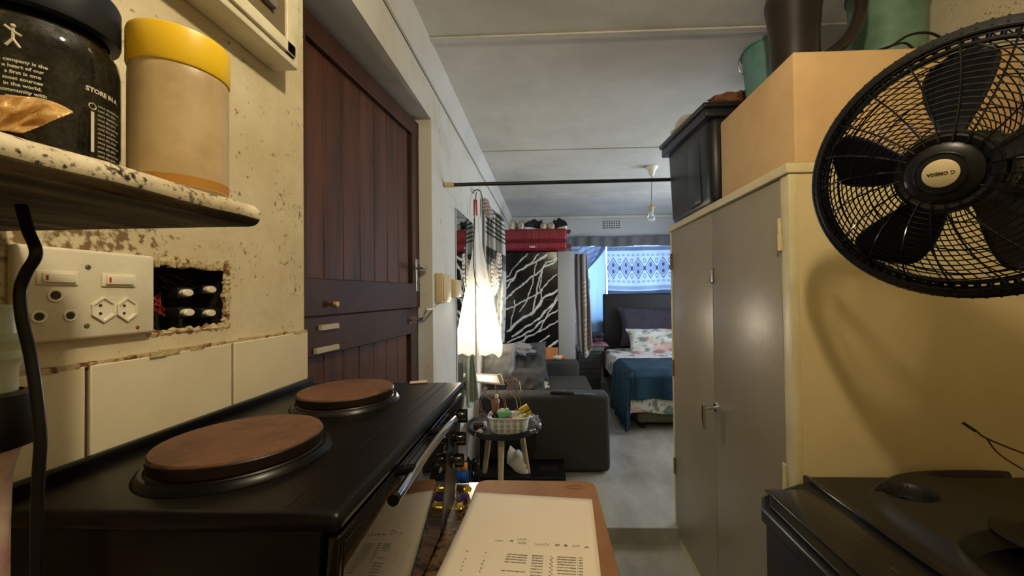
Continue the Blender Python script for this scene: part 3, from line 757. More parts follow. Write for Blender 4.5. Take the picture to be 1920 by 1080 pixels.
# mirror
m0, m1 = at(853, 390, X=XW), at(888, 400, X=XW)
mr = root('wall_mirror', 'tall frameless mirror on the left wall past the switch boxes', 'mirror', (XW, (m0.y+m1.y)/2, .75))
obj('mirror_glass', MB().box(XW+.002, XW+.008, m0.y, m1.y, .75, m0.z), mirror_m, mr)
obj('mirror_back', MB().box(XW, XW+.0025, m0.y-.002, m1.y+.002, .748, m0.z+.002), black_m, mr)
obj('mirror_edge', MB().rbox(XW, XW+.014, m1.y, m1.y+.045, .75, m0.z+.05, .003), wht, mr)
sc_ = MB(); T = frame((XW+.008, m0.y+.03, m0.z-.05), (0, 1, 0), (0, 0, 1)); sc_.lathe([(0, .004), (.006, .003), (.008, 0)], T, 14)
obj('mirror_screw', sc_, steel, mr)
# curtain rail across the room
rd = root('curtain_rod', 'thin black rod spanning the room beneath the ceiling', 'rod', (XW, 2.03, 1.98))
r0, r1 = at(833, 347, X=XW+.002), at(1248, 337, Y=2.30); r2 = r0+(r1-r0)*1.6
obj('rod_tube', MB().tube([r0, r2], .0105, 14), black_m, rd)
obj('wall_cup', MB().tube([r0, r0+(r1-r0).normalized()*.05], .014, 14), mat('tape beige', (196, 180, 140), .6), rd)

# pendant bulb in a white net
hk = at(893, 360, X=XW+.03)
lp = root('hanging_bulb', 'lit bulb on a dark cord hanging inside the white net cloth', 'lamp', tuple(hk))
cpath = smooth_path([hk, at(890, 400, X=XW+.035), at(890, 520, X=XW+.04), BULB+Vector((0, 0, .11))])
obj('cord', MB().tube(cpath, .003, 8), black_m, lp)
obj('bulb_holder', MB().lathe([(0, .11), (.014, .108), (.018, .095), (.018, .055), (.014, .05)], T_(tuple(BULB)), 20), wht, lp)
bu = obj('bulb_globe', MB().lathe([(.013, .055), (.016, .045), (.027, .022), (.031, 0), (.027, -.018), (.015, -.028), (0, -.031)], T_(tuple(BULB)), 28),
         mat('lit bulb', (255, 240, 210), .3, emis=(1, .86, .66), estr=NET_GLOW), lp)
hkm = MB(); hkm.tube(smooth_path([at(887, 362, X=XW), at(890, 357, X=XW+.03), at(900, 358, X=XW+.05), at(905, 375, X=XW+.05)]), .004, 8)
tag(obj('wall_hook', hkm, black_m), 'bent black wire hook on the left wall above the net cloth', 'hook')
for i, px in enumerate((889.0, 893.5)):
    q = at(px, 386, X=XW+.045); 
    pg = tag(obj('clothes_peg', MB().rbox(q.x-.005, q.x+.005, q.y-.005, q.y+.005, q.z-.07, q.z+.045, .003, T=None), redp), 'red clothes peg hanging under the wire hook', 'peg', 'red pegs on the hook')

def cloth(name, fn, nu, nv, m, col=None, solid=.002, parent=None, uv=False):
    mb = MB().grid(fn, nu, nv)
    if col:
        cols = [col(i/nu, j/nv) for j in range(nv+1) for i in range(nu+1)]
        return obj(name, mb, m, parent, solid=solid, smooth=80, col=lambda i, v: cols[i])
    return obj(name, mb, m, parent, solid=solid, smooth=80)
# white net: cone of gauze round the bulb
NY, NX = 2.96, BULB.x
def net(u, v):
    t = u*2*PI; zt = at(905, 430, Y=NY).z; zb = at(905, 664, Y=NY).z+.012*math.sin(t*3)+.01*math.sin(t*5+1)
    r0_ = .006+.100*v**1.15; r0_ *= 1+.10*math.sin(t*7+v*2)*(1-.4*v)
    if v > .93: r0_ *= 1-(v-.93)*2.5
    cx = at(897, 430, Y=NY).x*(1-v)+at(919, 660, Y=NY).x*v
    return Vector((max(cx+r0_*math.cos(t), XW+.02), NY+r0_*math.sin(t)*.9, zt*(1-v)+zb*v))
tag(cloth('net_cloth', net, 72, 40, gauze, solid=0), 'long white net cloth flaring down around the glowing bulb', 'cloth')
tag(obj('net_cloth_tie', MB().tube(smooth_path([hk+Vector((0, 0, -.01)), at(897, 400, Y=NY), at(898, 436, Y=NY)]), [.004]*13, 8), wht), 'white cord holding up the net cloth', 'cord')

# striped curtain behind the net
YC = 3.25
stripes = [(0, .02, 1), (.05, .075, 0), (.10, .125, 0), (.15, .17, 0), (.20, .215, 0), (.24, .255, 0)]
def scol(u, v):
    w_ = lin((226, 228, 226)); g1 = lin((108, 108, 106)); g2 = lin((150, 150, 150)); dk_ = lin((84, 82, 82))
    vv = v
    if vv < .02: return g2
    if vv < .235:
        k = (vv-.02)/.215*6; return dk_ if (k % 1) < .36 else w_
    if .30 < vv < .37: return g1
    if .37 <= vv < .43: return g2
    if vv > .62 and (math.sin(u*31)*math.sin(vv*60)) > .72: return g2
    return w_
def scf(u, v):
    a = at(899+46*u+4*math.sin(v*3)*u, 372+38*u+(642-372-38*u)*v, Y=YC+.05*math.sin(u*19+v*1.5)+.1*u)
    wv = at(899, 400, Y=YC); return Vector((max(a.x, XW+.03), a.y, a.z))
strc = tag(cloth('striped_curtain', scf, 60, 150, attr_t, scol, .002), 'white curtain with grey and black stripes hanging left of the marble wardrobe', 'curtain')
# gathered top and knot of striped cloth
def pillow(c, w, h, t, T=None, seed=0, n=20, wr=.0, pinch=.25):
    mb = MB()
    for sgn in (1, -1):
        def f(u, v, sgn=sgn):
            x, y = u*2-1, v*2-1
            k = (max(0, 1-abs(x)**3.0)*max(0, 1-abs(y)**3.0))**.5
            px = x*(1-pinch*.25*(1-abs(x))*0-.06*(1-y*y)*0)*(1-.08*(1-y**2)*(abs(x)**6))
            z = sgn*t*k + wr*noise.noise(Vector((x*3+seed, y*3, sgn)))*(.3+k)
            p = Vector((px*w, y*h*(1-.08*(1-x*x)*(abs(y)**6)), z)); 
            return T @ p if T else Vector(c)+p
        mb.grid(f, n, n)
    return mb
def stripcol(per, c1, c2, ax=2):
    def f(i, v): return lin(c1) if (v[ax]/per) % 1 < .45 else lin(c2)
    return f
q = at(930, 515, Y=YC-.10)
kn_ = MB()
def knotf(u, v):
    th = u*2*PI; ph = (v-.5)*PI; d = Vector((math.cos(ph)*math.cos(th), math.cos(ph)*math.sin(th), math.sin(ph)))
    k = 1+.45*noise.noise(d*1.8+Vector((3, 1, 0)))
    return q+Vector((d.x*.045*k+ .02*d.z, d.y*.03*k, d.z*.17*k))
def kcol(i, v):
    k = (v[2]*1.0+v[0]*.55+.02*math.sin(v[0]*60))/.035; return lin((70, 68, 66)) if k % 1 < .4 else lin((212, 210, 206))
plabel(obj('knot', MB().grid(knotf, 48, 48), attr, strc, col=kcol, smooth=80), 'knot of black and white striped cloth')
q3 = at(914, 392, Y=YC-.08)
def kf2(u, v):
    th = u*2*PI; ph = (v-.5)*PI; d = Vector((math.cos(ph)*math.cos(th), math.cos(ph)*math.sin(th), math.sin(ph)))
    k = 1+.4*noise.noise(d*2.2+Vector((8, 1, 0)))
    return q3+Vector((d.x*.035*k-.03*d.z, d.y*.03*k, d.z*.085*k))
tag(obj('bunched_cloth', MB().grid(kf2, 36, 30), attr, col=lambda i, v: lin((206, 196, 190)) if (v[2]/.03) % 1 < .2 else lin((142, 128, 124)), smooth=80), 'bunched brownish striped cloth hanging from the hook', 'cloth')

# pale green cloth over oven corner side
def pg_(u, v):
    a = at(862+26*u+10*v, 672+85*v+8*math.sin(u*5), Y=2.42+.05*math.sin(u*9+v*2)); return Vector((max(a.x, XW+.02+.01*u), a.y, a.z))
tag(cloth('pale_towel', pg_, 24, 30, pale_c), 'pale grey green towel hanging below the mirror beside the small table', 'towel')

# ================================================================== WARDROBE, SUITCASE, SHOES
YW = 4.5
wa, wb_, wc = at(944, 472, Y=YW), at(1047, 652, Y=YW), at(1079, 668, Y=YW)
wbx = root('wardrobe', 'wardrobe with black and white marble-print doors and a light grey side panel', 'wardrobe', (0, 4.7, .09))
x0w, x1w, x2w = wa.x-.03, wb_.x, wc.x; zt = wa.z
obj('carcass', MB().box(x0w, x2w-.002, YW+.02, YW+.5, .09, zt-.01), grey_pan, wbx)
plabel(obj('grey_panel', MB().rbox(x1w+.004, x2w, YW-.004, YW+.018, .55, zt-.005, .003), grey_pan, wbx), 'plain light grey panel')
veins = []
def pxu(px, py): return ((px-944)/103., (py-472)/180.)
VE = [([(1047, 487), (1010, 510), (985, 530), (960, 548), (947, 560)], 2.0), ([(1047, 484), (1025, 492), (1012, 520), (1004, 560), (998, 590)], 1.6), ([(1012, 478), (985, 500), (962, 520), (947, 530)], 1.3),
      ([(1047, 545), (1020, 560), (1000, 585), (975, 600), (950, 622)], 3.0), ([(1047, 562), (1025, 580), (1010, 600), (985, 612), (960, 630)], 2.4), ([(1047, 580), (1020, 600), (1000, 618), (965, 635), (945, 645)], 1.4),
      ([(990, 476), (965, 500), (950, 520)], .9), ([(1005, 490), (1000, 530), (990, 560), (975, 585)], .9), ([(1047, 640), (1030, 650)], 2.5), ([(1030, 630), (1005, 645)], 1.0),
      ([(965, 562), (960, 590), (955, 620)], .8), ([(1018, 505), (1013, 540), (1017, 560)], .9), ([(1047, 515), (1030, 528), (1015, 548), (980, 565), (946, 580)], 1.2), ([(1047, 600), (1025, 615), (990, 632), (960, 648)], 1.0),
      ([(1030, 478), (1000, 492), (970, 512), (947, 543)], 1.4), ([(985, 630), (978, 650)], .7), ([(1047, 555), (1030, 585), (1012, 620)], 1.0)]
def vdist(p, P):
    best = 9e9; n = len(P)-1
    for i in range(n):
        a, b = P[i], P[i+1]; dx, dy = b[0]-a[0], b[1]-a[1]; L2 = dx*dx+dy*dy
        t = max(0, min(1, ((p[0]-a[0])*dx+(p[1]-a[1])*dy)/L2)); d = math.hypot(p[0]-a[0]-t*dx, p[1]-a[1]-t*dy); best = min(best, d)
    return best
def marble(u, v, vtop, vbot):
    px = 944+103*u; py = vtop+(vbot-vtop)*v
    wx = px+3*noise.noise(Vector((px*.06, py*.06, 1)))+1.0*noise.noise(Vector((px*.25, py*.25, 5))); wy = py+3*noise.noise(Vector((px*.06, py*.06, 7)))+1.0*noise.noise(Vector((px*.25, py*.25, 9)))
    k = 0
    for P, w in VE:
        d = vdist((wx, wy), P); ww = w*(.55+.9*abs(noise.noise(Vector((px*.05, py*.05, w)))));
        k = max(k, max(0, 1-d/(ww+.5)))
    k = min(1, k*1.7); a = lin((16, 17, 19)); b = lin((225, 225, 220)); return tuple(a[i]*(1-k)+b[i]*k for i in range(3))
YSEAM = 562
for (va, vb) in ((472, YSEAM), (YSEAM, 652)):
    zA = at(1000, va, Y=YW).z-.002; zB = at(1000, vb, Y=YW).z+.002
    mb = MB(); nu, nv = 130, 114
    mb.grid(lambda u, v: Vector((wa.x+(x1w-wa.x)*u, YW, zA+(zB-zA)*v)), nu, nv)
    cols = [marble(i/nu, j/nv, va, vb) for j in range(nv+1) for i in range(nu+1)]
    d_ = obj('marble_door', mb, attr_g, wbx, col=lambda i, v: cols[i])
    md = d_.modifiers.new('thickness', 'SOLIDIFY'); md.thickness = .018; md.offset = -1
    md.offset = 1 if d_.data.polygons[0].normal.y > 0 else -1
ob0, ob1 = at(984, 652, Y=YW-.02), at(1046, 674, Y=YW-.02)
plabel(obj('bare_wood_strip', MB().rbox(wa.x, ob1.x, YW-.015, YW+.018, ob1.z-.08, ob0.z-.002, .003), orangew, wbx), 'bare orange wood below the marble doors')

# suitcase
ys0 = 4.36
s0, s1 = at(944, 430, Y=ys0), at(1063, 471, Y=ys0)
scz = zt; SCT = s0.z
su = root('suitcase', 'crimson ribbed hard-shell suitcase lying on top of the wardrobe', 'suitcase', (s0.x, ys0, scz))
def shell(z0, z1):
    mb = MB(); mb.rbox(s0.x-.03, s1.x, ys0, 4.86, z0, z1, .03, seg=4)
    n = 34
    for i in range(n):
        x = s0.x+.01+(s1.x-s0.x-.05)*i/n; mb.rbox(x, x+.012, ys0-.004, ys0+.02, z0+.02, z1-.02, .003, seg=1)
    return mb
mid = scz+(SCT-scz)*.42
obj('lower_shell', shell(scz+.001, mid-.004), red_s, su); obj('upper_shell', shell(mid+.004, SCT), red_s, su)
obj('zip_band', MB().rbox(s0.x-.025, s1.x-.006, ys0+.008, 4.85, mid-.008, mid+.008, .003), red_d, su)
pl = at(998, 463, Y=ys0-.006)
plabel(obj('badge', MB().rbox(pl.x-.032, pl.x+.032, ys0-.009, ys0-.002, pl.z-.010, pl.z+.010, .004), mat('badge silver', (210, 190, 190), .35, .3), su), 'small silver badge')
for zz in (scz+.045, SCT-.03):
    wh = obj('wheel', MB().cyl((s1.x+.028, ys0+.05, zz), (s1.x+.028, ys0+.085, zz), .024), red_d, su)
    obj('wheel_mount', MB().rbox(s1.x-.01, s1.x+.02, ys0+.045, ys0+.09, zz-.02, zz+.02, .006), red_d, wh)

def shoe(name, label, px, py, ang, L, mu, ms, group=None, z=None, tilt=0, hh=1.0, Yo=4.47):
    c = at(px, py, Y=Yo); z = SCT if z is None else z
    r_ = root(name, label, 'shoe', (c.x, Yo, z+.001), group)
    T = T_((c.x, Yo, z+.001), rz=ang, ry=tilt)
    ns, nr = 18, 16
    def up_(u, v):
        s = u; x = (s-.5)*L
        w = .048*(.62+.38*math.sin(PI*min(1, .12+s*.95))**.6)*(1 if s < .93 else math.sqrt(max(0.02, 1-((s-.93)/.07)**2)))
        w *= math.sqrt(min(1, .15+s/.08)) if s < .08 else 1
        h = (.105-.02*math.sin(PI*min(1, s/.45))*1 if s < .45 else .105-.055*((s-.45)/.55)**.8)*hh
        if s > .93: h *= .8
        a = PI*v; return T @ Vector((x, -w*math.cos(a), .022+h*math.sin(a)**.8))
    o1 = obj('upper', MB().grid(up_, ns, nr), mu, r_, smooth=80)
    sp_ = []
    for k in range(30):
        t = 2*PI*k/30; x = math.cos(t)*L*.51; w = .044*(1 if x > 0 else .82); sp_.append((x, math.sin(t)*w))
    obj('sole', MB().prism(sp_, 0, .028, T=T), ms, r_, bevel=.004)
    lm = MB()
    for i in range(4):
        x = -L*.02+i*.018; lm.tube([T @ Vector((x, -.02, .075*hh-i*.004)), T @ Vector((x, 0, .090*hh-i*.006)), T @ Vector((x, .02, .075*hh-i*.004))], .003, 5)
    obj('laces', lm, ms, r_)
    return r_
bs = mat('shoe sole white', (216, 212, 208), .6)
shoe('shoe', 'beige shoe at the left end on the crimson suitcase', 962, 427, -PI/2-.15, .20, beige, beige, hh=1.1)
shoe('shoe', 'beige shoe second from the left on the suitcase, beside its pair', 977, 428, -PI/2+.1, .20, beige, beige, hh=1.0, Yo=4.47)
shoe('shoe', 'pale shoe standing highest behind the two beige shoes on the suitcase', 983, 414, -PI/2-.6, .22, mat('pale knit', (214, 208, 196), .7), bs, hh=1.6, Yo=4.68)
shoe('sneaker', 'black sneaker with white sole in the middle of the suitcase top', 1000, 424, -2.5, .25, shoeb, bs, hh=1.1, Yo=4.47)
shoe('shoe', 'low beige shoe between the black sneakers, left of its pair', 1020, 428, -PI/2-.1, .18, beige, beige, hh=.7, Yo=4.47)
shoe('shoe', 'low beige shoe between the black sneakers, right of its pair', 1033, 428, -PI/2+.15, .18, beige, beige, hh=.75, Yo=4.47)
shoe('sneaker', 'black sneaker with white sole at the wheel end of the suitcase', 1050, 424, -1.0, .25, shoeb, bs, hh=1.15, Yo=4.47)

# coat hanging on the wardrobe side
def coat(u, v):
    px = 1076+(22+8*v)*u+6*v*v; py = 476+(170+25*math.sin(u*3))*v; 
    if v > .55 and u > .55: px -= 8*(v-.55)
    p = at(px+2, py, Y=4.60+.035*math.sin(u*15+v*2)-.05*u); return Vector((max(p.x, x2w+.012), p.y, p.z))
def ccol(u, v):
    if .55 < u < .95 and v > .25:
        k = (v*22) % 1
        if k < .18: return lin((196, 188, 176))
        if u > .86: return lin((150, 104, 96))
        return lin((150, 140, 130))
    return lin((150, 147, 148)) if math.sin(u*30) > -.3 else lin((128, 124, 126))
ctb = tag(cloth('hanging_coat', coat, 50, 90, attr, ccol, .012), 'grey brown coat hanging at the right side of the wardrobe', 'coat')

hq = at(1084, 478, Y=4.62)
obj('hanger_hook', MB().tube(smooth_path([hq+Vector((.01, 0, -.02)), hq+Vector((0, 0, .05)), Vector((x2w-.02, 4.62, zt+.02)), Vector((x2w-.05, 4.62, zt-.004))]), .005, 8), steel, ctb)
# pendant light in bedroom
cr0 = at(1222, 312, Z=ZC)
pdl = root('pendant_light', 'unlit clear bulb hanging on a thin cord from the ceiling', 'lamp', tuple(cr0))
YP = cr0.y; xc = at(1219, 340, Y=YP).x
Tp = T_((cr0.x, YP, ZC))
obj('ceiling_rose', MB().lathe([(.052, 0), (.056, -.006), (.050, -.018), (.032, -.040), (.022, -.075), (.012, -.088), (0, -.088)], Tp, 28), wht, pdl)
zh = at(1217, 388, Y=YP).z; zb = at(1217, 408, Y=YP).z
obj('cord', MB().tube([(cr0.x, YP, ZC-.085), (cr0.x-.01, YP, zh+.02)], .0028, 8), mat('cord tan', (110, 84, 66), .7), pdl)
Tq = T_((cr0.x-.01, YP, zh))
obj('bulb_holder', MB().lathe([(0, .03), (.012, .028), (.022, .012), (.036, -.004), (.020, -.008), (.018, -.045), (.014, -.05)], Tq, 24), mat('aged holder', (190, 176, 146), .4), pdl)
obj('bulb_globe', MB().lathe([(.013, -.045), (.016, -.055), (.030, -.080), (.034, -.100), (.030, -.118), (.017, -.130), (0, -.134)], Tq, 28), bulbg, pdl)

# ================================================================== CURTAINS
YV = 5.54
v0, v1 = at(1072, 446, Y=YV), at(1262, 466, Y=YV)
rail = tag(obj('curtain_rail', MB().tube([at(1060, 447, Y=YV-.01), (2.25, YV-.01, at(1262, 440, Y=YV).z)], .008, 8), mat('rail grey', (120, 122, 124), .5)), 'thin grey curtain rail above the far window', 'curtain rail')
xv0, xv1 = at(1066, 446, Y=YV).x, 2.15
zv0 = at(1160, 443, Y=YV).z; zv1 = at(1160, 462, Y=YV).z
g_ = mat('grey satin valance', (120, 122, 128), .6, sss=.25)
tag(cloth('curtain_valance', lambda u, v: Vector((xv0+(xv1-xv0)*u, YV-.02+.012*math.sin(u*60)+.01*math.sin(u*23), zv0*(1-v)+zv1*v+.006*math.sin(u*13))), 220, 8, g_), 'gathered grey curtain heading strip under the rail', 'curtain')
# patterned net panel
nx0 = at(1138, 470, Y=YV).x; nx1 = 2.12
npt, npb = at(1200, 461, Y=YV).z, at(1200, 552, Y=YV).z
per = (at(1229, 500, Y=YV).x-at(1176, 500, Y=YV).x)/1.0*.44
def ncol(u, v):
    x = u*(nx1-nx0); W0 = lin((196, 208, 232)); G = lin((112, 120, 138)); D = lin((70, 78, 96)); Lt = lin((150, 162, 188))
    if v < .10: return G if v > .02 else lin((186, 198, 220))
    if .80 < v < .88: return lin((150, 160, 180))
    if v > .90: return lin((84, 88, 98))
    if v < .14 or v > .76: return W0
    xx = (x/per) % 1; y = (v-.45)/.21      # y in -1..1 inside diamond band
    dx = abs(xx-.5)*2
    if .16 < v < .21 or .69 < v < .74:
        return Lt if math.sin(x/per*2*PI*2.5) > -.2 else W0
    ay = abs(y)
    if ay <= 1.05:
        e = dx+ay
        if abs(e-1) < .07: return D
        if abs(e-.72) < .05: return G
        if abs(dx*1.0) < .16 and abs(ay-.30) < .16: return D
        if dx > .80 and ay < .2: return D if not (dx > .93 and ay < .06) else W0
        if e < .72: return Lt
        rr = math.hypot(1-dx, (ay-.72)*1.0)
        if abs(rr-.20) < .05: return G
    return W0
tag(cloth('net_curtain', lambda u, v: Vector((nx0+(nx1-nx0)*u, YV+.012*math.sin(u*26)-.01*v, npt*(1-v)+npb*v-.02*math.sin(PI*min(1, u*1.6))*v)), 420, 90, attr_t, ncol, 0), 'white net curtain with grey diamond pattern over the bed', 'curtain')
# tied-back left sheer
def tb(u, v):
    xa = 1070+66*u; xb = 1084+9*u
    if v < .5:
        k = v/.5; px = xa*(1-k**1.3)+(1088+12*u)*k**1.3; py = 462+ (52-0*u)*k + (0 if u < 2 else 0) - 12*(1-u)*0
        py = 462+50*k*(1-.1*u)
    else:
        k = (v-.5)/.5; px = (1088+12*u)+(8*math.sin(k*3)*u-3*k); py = 510+50*k
    return at(px, py, Y=YV-.05+.02*math.sin(u*22))
tag(cloth('sheer_curtain', tb, 60, 50, attr_t, lambda u, v: lin((120, 126, 140)) if (u > .85 and v < .5) or (v*8+u*3) % 1 < .18 else lin((186, 198, 222)), 0), 'sheer curtain tied back at the left of the window', 'curtain')
tag(cloth('light_curtain', lambda u, v: at(1098+38*u-3*v*u, 478-28*u*(1-v)+ (180)*v, Y=YV+.03+.012*math.sin(u*9+v)), 30, 40, mat('pale blue sheer', (190, 214, 240), .8, sss=.8), solid=0), 'plain pale sheer hanging between the tied curtain and the headboard', 'curtain')

# ================================================================== BED
BX0, BX1, BY0, BY1 = .79, 2.16, 3.68, 5.50
bed = root('double_bed', 'double bed with an olive base and black padded headboard under the far window', 'bed', (1.45, 4.6, .09))
h0, h1 = at(1130, 551, Y=5.50), at(1262, 551, Y=5.50)
hb_ = MB().rbox(h0.x, BX1+.05, 5.46, 5.53, .2, h0.z, .02)
head = obj('headboard', hb_, headm, bed)
btn = MB()
for px in (1163, 1200, 1242):
    q = at(px, 581, Y=5.455); T = frame((q.x, 5.459, q.z), (1, 0, 0), (0, 0, 1))
    btn = MB().lathe([(0, .010), (.010, .007), (.014, 0)], T, 14)
    plabel(obj('crystal_button', btn, chrome, head), 'shiny crystal button')
obj('bed_base', MB().rbox(BX0+.06, BX1-.03, BY0+.03, 5.45, .15, .40, .03), olive, bed)
obj('mattress', MB().rbox(BX0+.03, BX1, BY0, 5.45, .40, .58, .05), mat('striped grey mattress', (110, 116, 132), .8), bed)
for x in (BX0+.12, BX1-.12):
    for y in (BY0+.10, 5.35): obj('leg', MB().cyl((x, y, .09), (x, y, .16), .03), black_p, bed)
def floral(p, s=5.0):
    n1 = noise.noise(Vector((p[0]*s, p[1]*s, p[2]*s+3))); n2 = noise.noise(Vector((p[0]*s*1.7+9, p[1]*s*1.7, p[2]*s*1.7)))
    base = lin((204, 204, 198))
    if n1 > .24: return lin((170, 120, 112)) if n2 > .1 else lin((198, 172, 164))
    if n2 > .30: return lin((120, 130, 122))
    if abs(n2) < .03 and n1 < .05: return lin((96, 98, 98))
    return base
# duvet: drapes over the mattress
def duv(u, v):
    x = BX0-.22+(BX1-BX0+.24)*u; y = BY0-.40+(5.25-BY0+.40)*v
    p, q_ = min(0, x-BX0), min(0, y-BY0); d = math.hypot(p, q_); lim = .34 if q_ < 0 else .20
    xx = max(x, BX0)-.03*(1 if p < 0 else 0)*min(1, -p/.05); yy = max(y, BY0)-.04*min(1, -q_/.05)
    z = .63-min(d, lim)*1.05+.018*noise.noise(Vector((x*5, y*5, 0)))
    return Vector((xx+.015*noise.noise(Vector((x*7, y*7, 3))), yy+.015*noise.noise(Vector((x*7, y*7, 9))), z))
obj('duvet', MB().grid(duv, 110, 130), attr, bed, col=lambda i, v: floral(v), solid=.02, smooth=80)
# throw
def thr(u, v):
    x = BX0-.52+(BX1-BX0+.52)*u; y = BY0-.26+(4.28-BY0+.26)*v - .15*max(0, 1-u*4)*0
    p, q_ = min(0, x-BX0), min(0, y-BY0)
    if p < 0: q_ *= 1.0
    d = math.hypot(p, q_)
    d = min(d, .545) 
    z = .665-d
    fo = .02*math.sin((y*22 if p < q_ else x*22)+2)*min(1, d*4)
    xx = max(x, BX0)-(.055+.05*d+fo)*min(1, -p/.05)
    yy = max(y, BY0)-(.065+.05*d+fo)*min(1, -q_/.05)
    if p < 0 and q_ < 0: xx += .02
    return Vector((xx, yy, max(z, .105)+.01*noise.noise(Vector((x*6, y*6, 1)))))
tag(obj('throw_blanket', MB().grid(thr, 120, 70), tealb, solid=.015, smooth=80), 'teal fleece blanket draped over the foot of the bed', 'blanket')
q = at(1210, 622, Y=5.22)
T = T_((1.48, 5.30, .93), rx=PI/2-.25)
tag(obj('pillow', pillow((0, 0, 0), .50, .27, .09, T=T, seed=2, wr=.02), purp, smooth=80), 'large dark slate pillow leaning on the headboard', 'pillow')
T = T_((1.55, 5.02, .755), rx=PI/2-.55)
plf = pillow((0, 0, 0), .52, .19, .08, T=T, seed=6, wr=.03, n=34)
tag(obj('pillow', plf, attr, col=lambda i, v: floral(v, 7), smooth=80), 'white floral pillow lying in front of the dark pillow', 'pillow')

# ================================================================== LAUNDRY BASKET
lb0 = at(1112, 722, Z=.09)
YL = 5.05
xl0, xl1 = at(1082, 655, Y=YL).x, at(1131, 655, Y=YL).x
zl = at(1110, 652, Y=YL).z
lb = root('laundry_basket', 'tall dark grey patterned laundry basket between wardrobe and bed', 'basket', ((xl0+xl1)/2, YL, .09))
def taper(z0, z1, k0, k1, x0, x1, y0, y1, r):
    m_ = MB(); m_.rbox(-.5, .5, -.5, .5, 0, 1, r); cx, cy = (x0+x1)/2, (y0+y1)/2
    m_.v = [(cx+x*(x1-x0)*(k0+(k1-k0)*z), cy+y*(y1-y0)*(k0+(k1-k0)*z), z0+(z1-z0)*z) for x, y, z in m_.v]; return m_
obj('basket_body', taper(.10, zl-.03, .78, .97, xl0, xl1, YL, YL+.30, .10), wicker, lb)
obj('basket_rim', MB().rbox(xl0-.01, xl1+.01, YL-.015, YL+.315, zl-.05, zl, .012), mat('basket rim grey', (96, 98, 98), .45), lb)
ho = MB()
for i in range(6):
    for j in range(7):
        z = .30+j*.07; k = .78+.19*(z-.10)/(zl-.13); cx = (xl0+xl1)/2+((i-2.5)/6)*(xl1-xl0)*k
        yy = YL+.15-.15*k-.003
        ho.tube([(cx+.016*math.cos(2*PI*t/10), yy, z+.024*math.sin(2*PI*t/10)) for t in range(10)], .004, 5, closed=True)
obj('embossed_ovals', ho, mat('basket gloss grey', (92, 92, 92), .3), lb)
for i, (px, py, c, w, h, t_, lab) in enumerate([(1118, 647, (150, 110, 116), .16, .12, .035, 'dusty pink folded garment on the laundry basket'), (1108, 649, (190, 188, 190), .13, .10, .018, 'white folded garment at the front of the laundry basket'),
                                             (1112, 637, (104, 44, 66), .14, .11, .022, 'maroon garment in the pile on the laundry basket'), (1115, 629, (48, 56, 72), .13, .10, .03, 'navy garment on top of the pile on the laundry basket')]):
    q = at(px, py, Y=YL+.14)
    tag(obj('folded_garment', pillow((q.x, YL+.15, q.z+.004*i), w, h, t_, seed=i*3, wr=.02), mat('garment %d' % i, c, .9), smooth=80), lab, 'garment')

# ================================================================== SOFA
SXa, SXb = XW+.03, .445
so = root('sofa', 'charcoal fabric sofa along the left wall, its arm facing the camera', 'sofa', (-.05, 3.5, .09))
AT = .66
obj('sofa_arm', MB().rbox(SXa, SXb, 2.80, 2.99, .10, AT, .035), sofa_m, so)
obj('sofa_arm', MB().rbox(SXa+.2, .34, 4.14, 4.32, .10, AT+.005, .04), sofa_m, so)
obj('seat_base', MB().rbox(SXa, SXb-.02, 2.98, 4.2, .10, .36, .02), sofa_m, so)
obj('seat_cushion', MB().rbox(SXa+.22, SXb-.03, 2.99, 3.56, .355, .52, .04).rbox(SXa+.22, SXb-.03, 3.57, 4.14, .355, .52, .04), sofa_m, so)
obj('backrest', MB().rbox(SXa, SXa+.20, 2.98, 4.3, .10, .60, .05), sofa_m, so)
for x in (SXa+.06, SXb-.06):
    for y in (2.92, 4.24): obj('foot', MB().cyl((x, y, .09), (x, y, .105), .02), black_p, so)
# cushions
def cushion(label, px, py, Y_, w, h, t_, m, rx, rz, seed):
    q = at(px, py, Y=Y_); T = T_(tuple(q), rx=rx, rz=rz)
    return tag(obj('cushion', pillow((0, 0, 0), w, h, t_, T=T, seed=seed, wr=.02), m, smooth=80), label, 'cushion')
cushion('large shiny grey cushion lit by the hanging bulb', 936, 684, 3.2, .145, .19, .08, cush, PI/2-.35, 0, 1)
cushion('dark grey cushion leaning on the sofa back by the far arm', 985, 678, 3.75, .22, .20, .09, cushd, PI/2-.4, .15, 2)
cushion('charcoal cushion on the sofa seat behind the near arm', 985, 717, 3.14, .17, .13, .06, cushd, PI/2-.5, -.1, 3)
tag(obj('grey_garment', crumple(at(975, 657, Y=3.60), .12, .07, .06, 5, n=16), mat('light grey garment', (116, 116, 122), .9), smooth=80), 'light grey crumpled garment on top of the cushions', 'garment')
tag(obj('grey_garment', crumple(at(978, 700, Y=3.2), .10, .05, .035, 11, n=16), mat('silver grey garment', (112, 114, 116), .6), smooth=80), 'silver grey cloth lying over the charcoal cushion', 'garment')
tag(obj('small_cloth', crumple(at(1013, 722, Y=3.30), .06, .08, .03, 21, ang=.6, n=16), mat('patterned cloth', (196, 186, 160), .8, c2=(50, 48, 42), scale=60, lo=.5, hi=.56), smooth=60), 'small cream and black patterned cloth on the sofa seat', 'cloth')
q = at(1040, 732, Z=.526)
tag(obj('pencil', MB().tube([q+Vector((-.055, 0, 0)), q+Vector((.04, .01, 0)), q+Vector((.055, .012, 0))], [.004, .004, .001], 6), mat('pink lacquer', (200, 120, 116), .4)), 'pink pencil lying on the sofa seat', 'pencil')
tbq = at(1048, 668, Y=4.22)
tu = root('cream_tube', 'white tube with orange cap lying on the far sofa arm', 'tube', (tbq.x, 4.22, AT+.02))
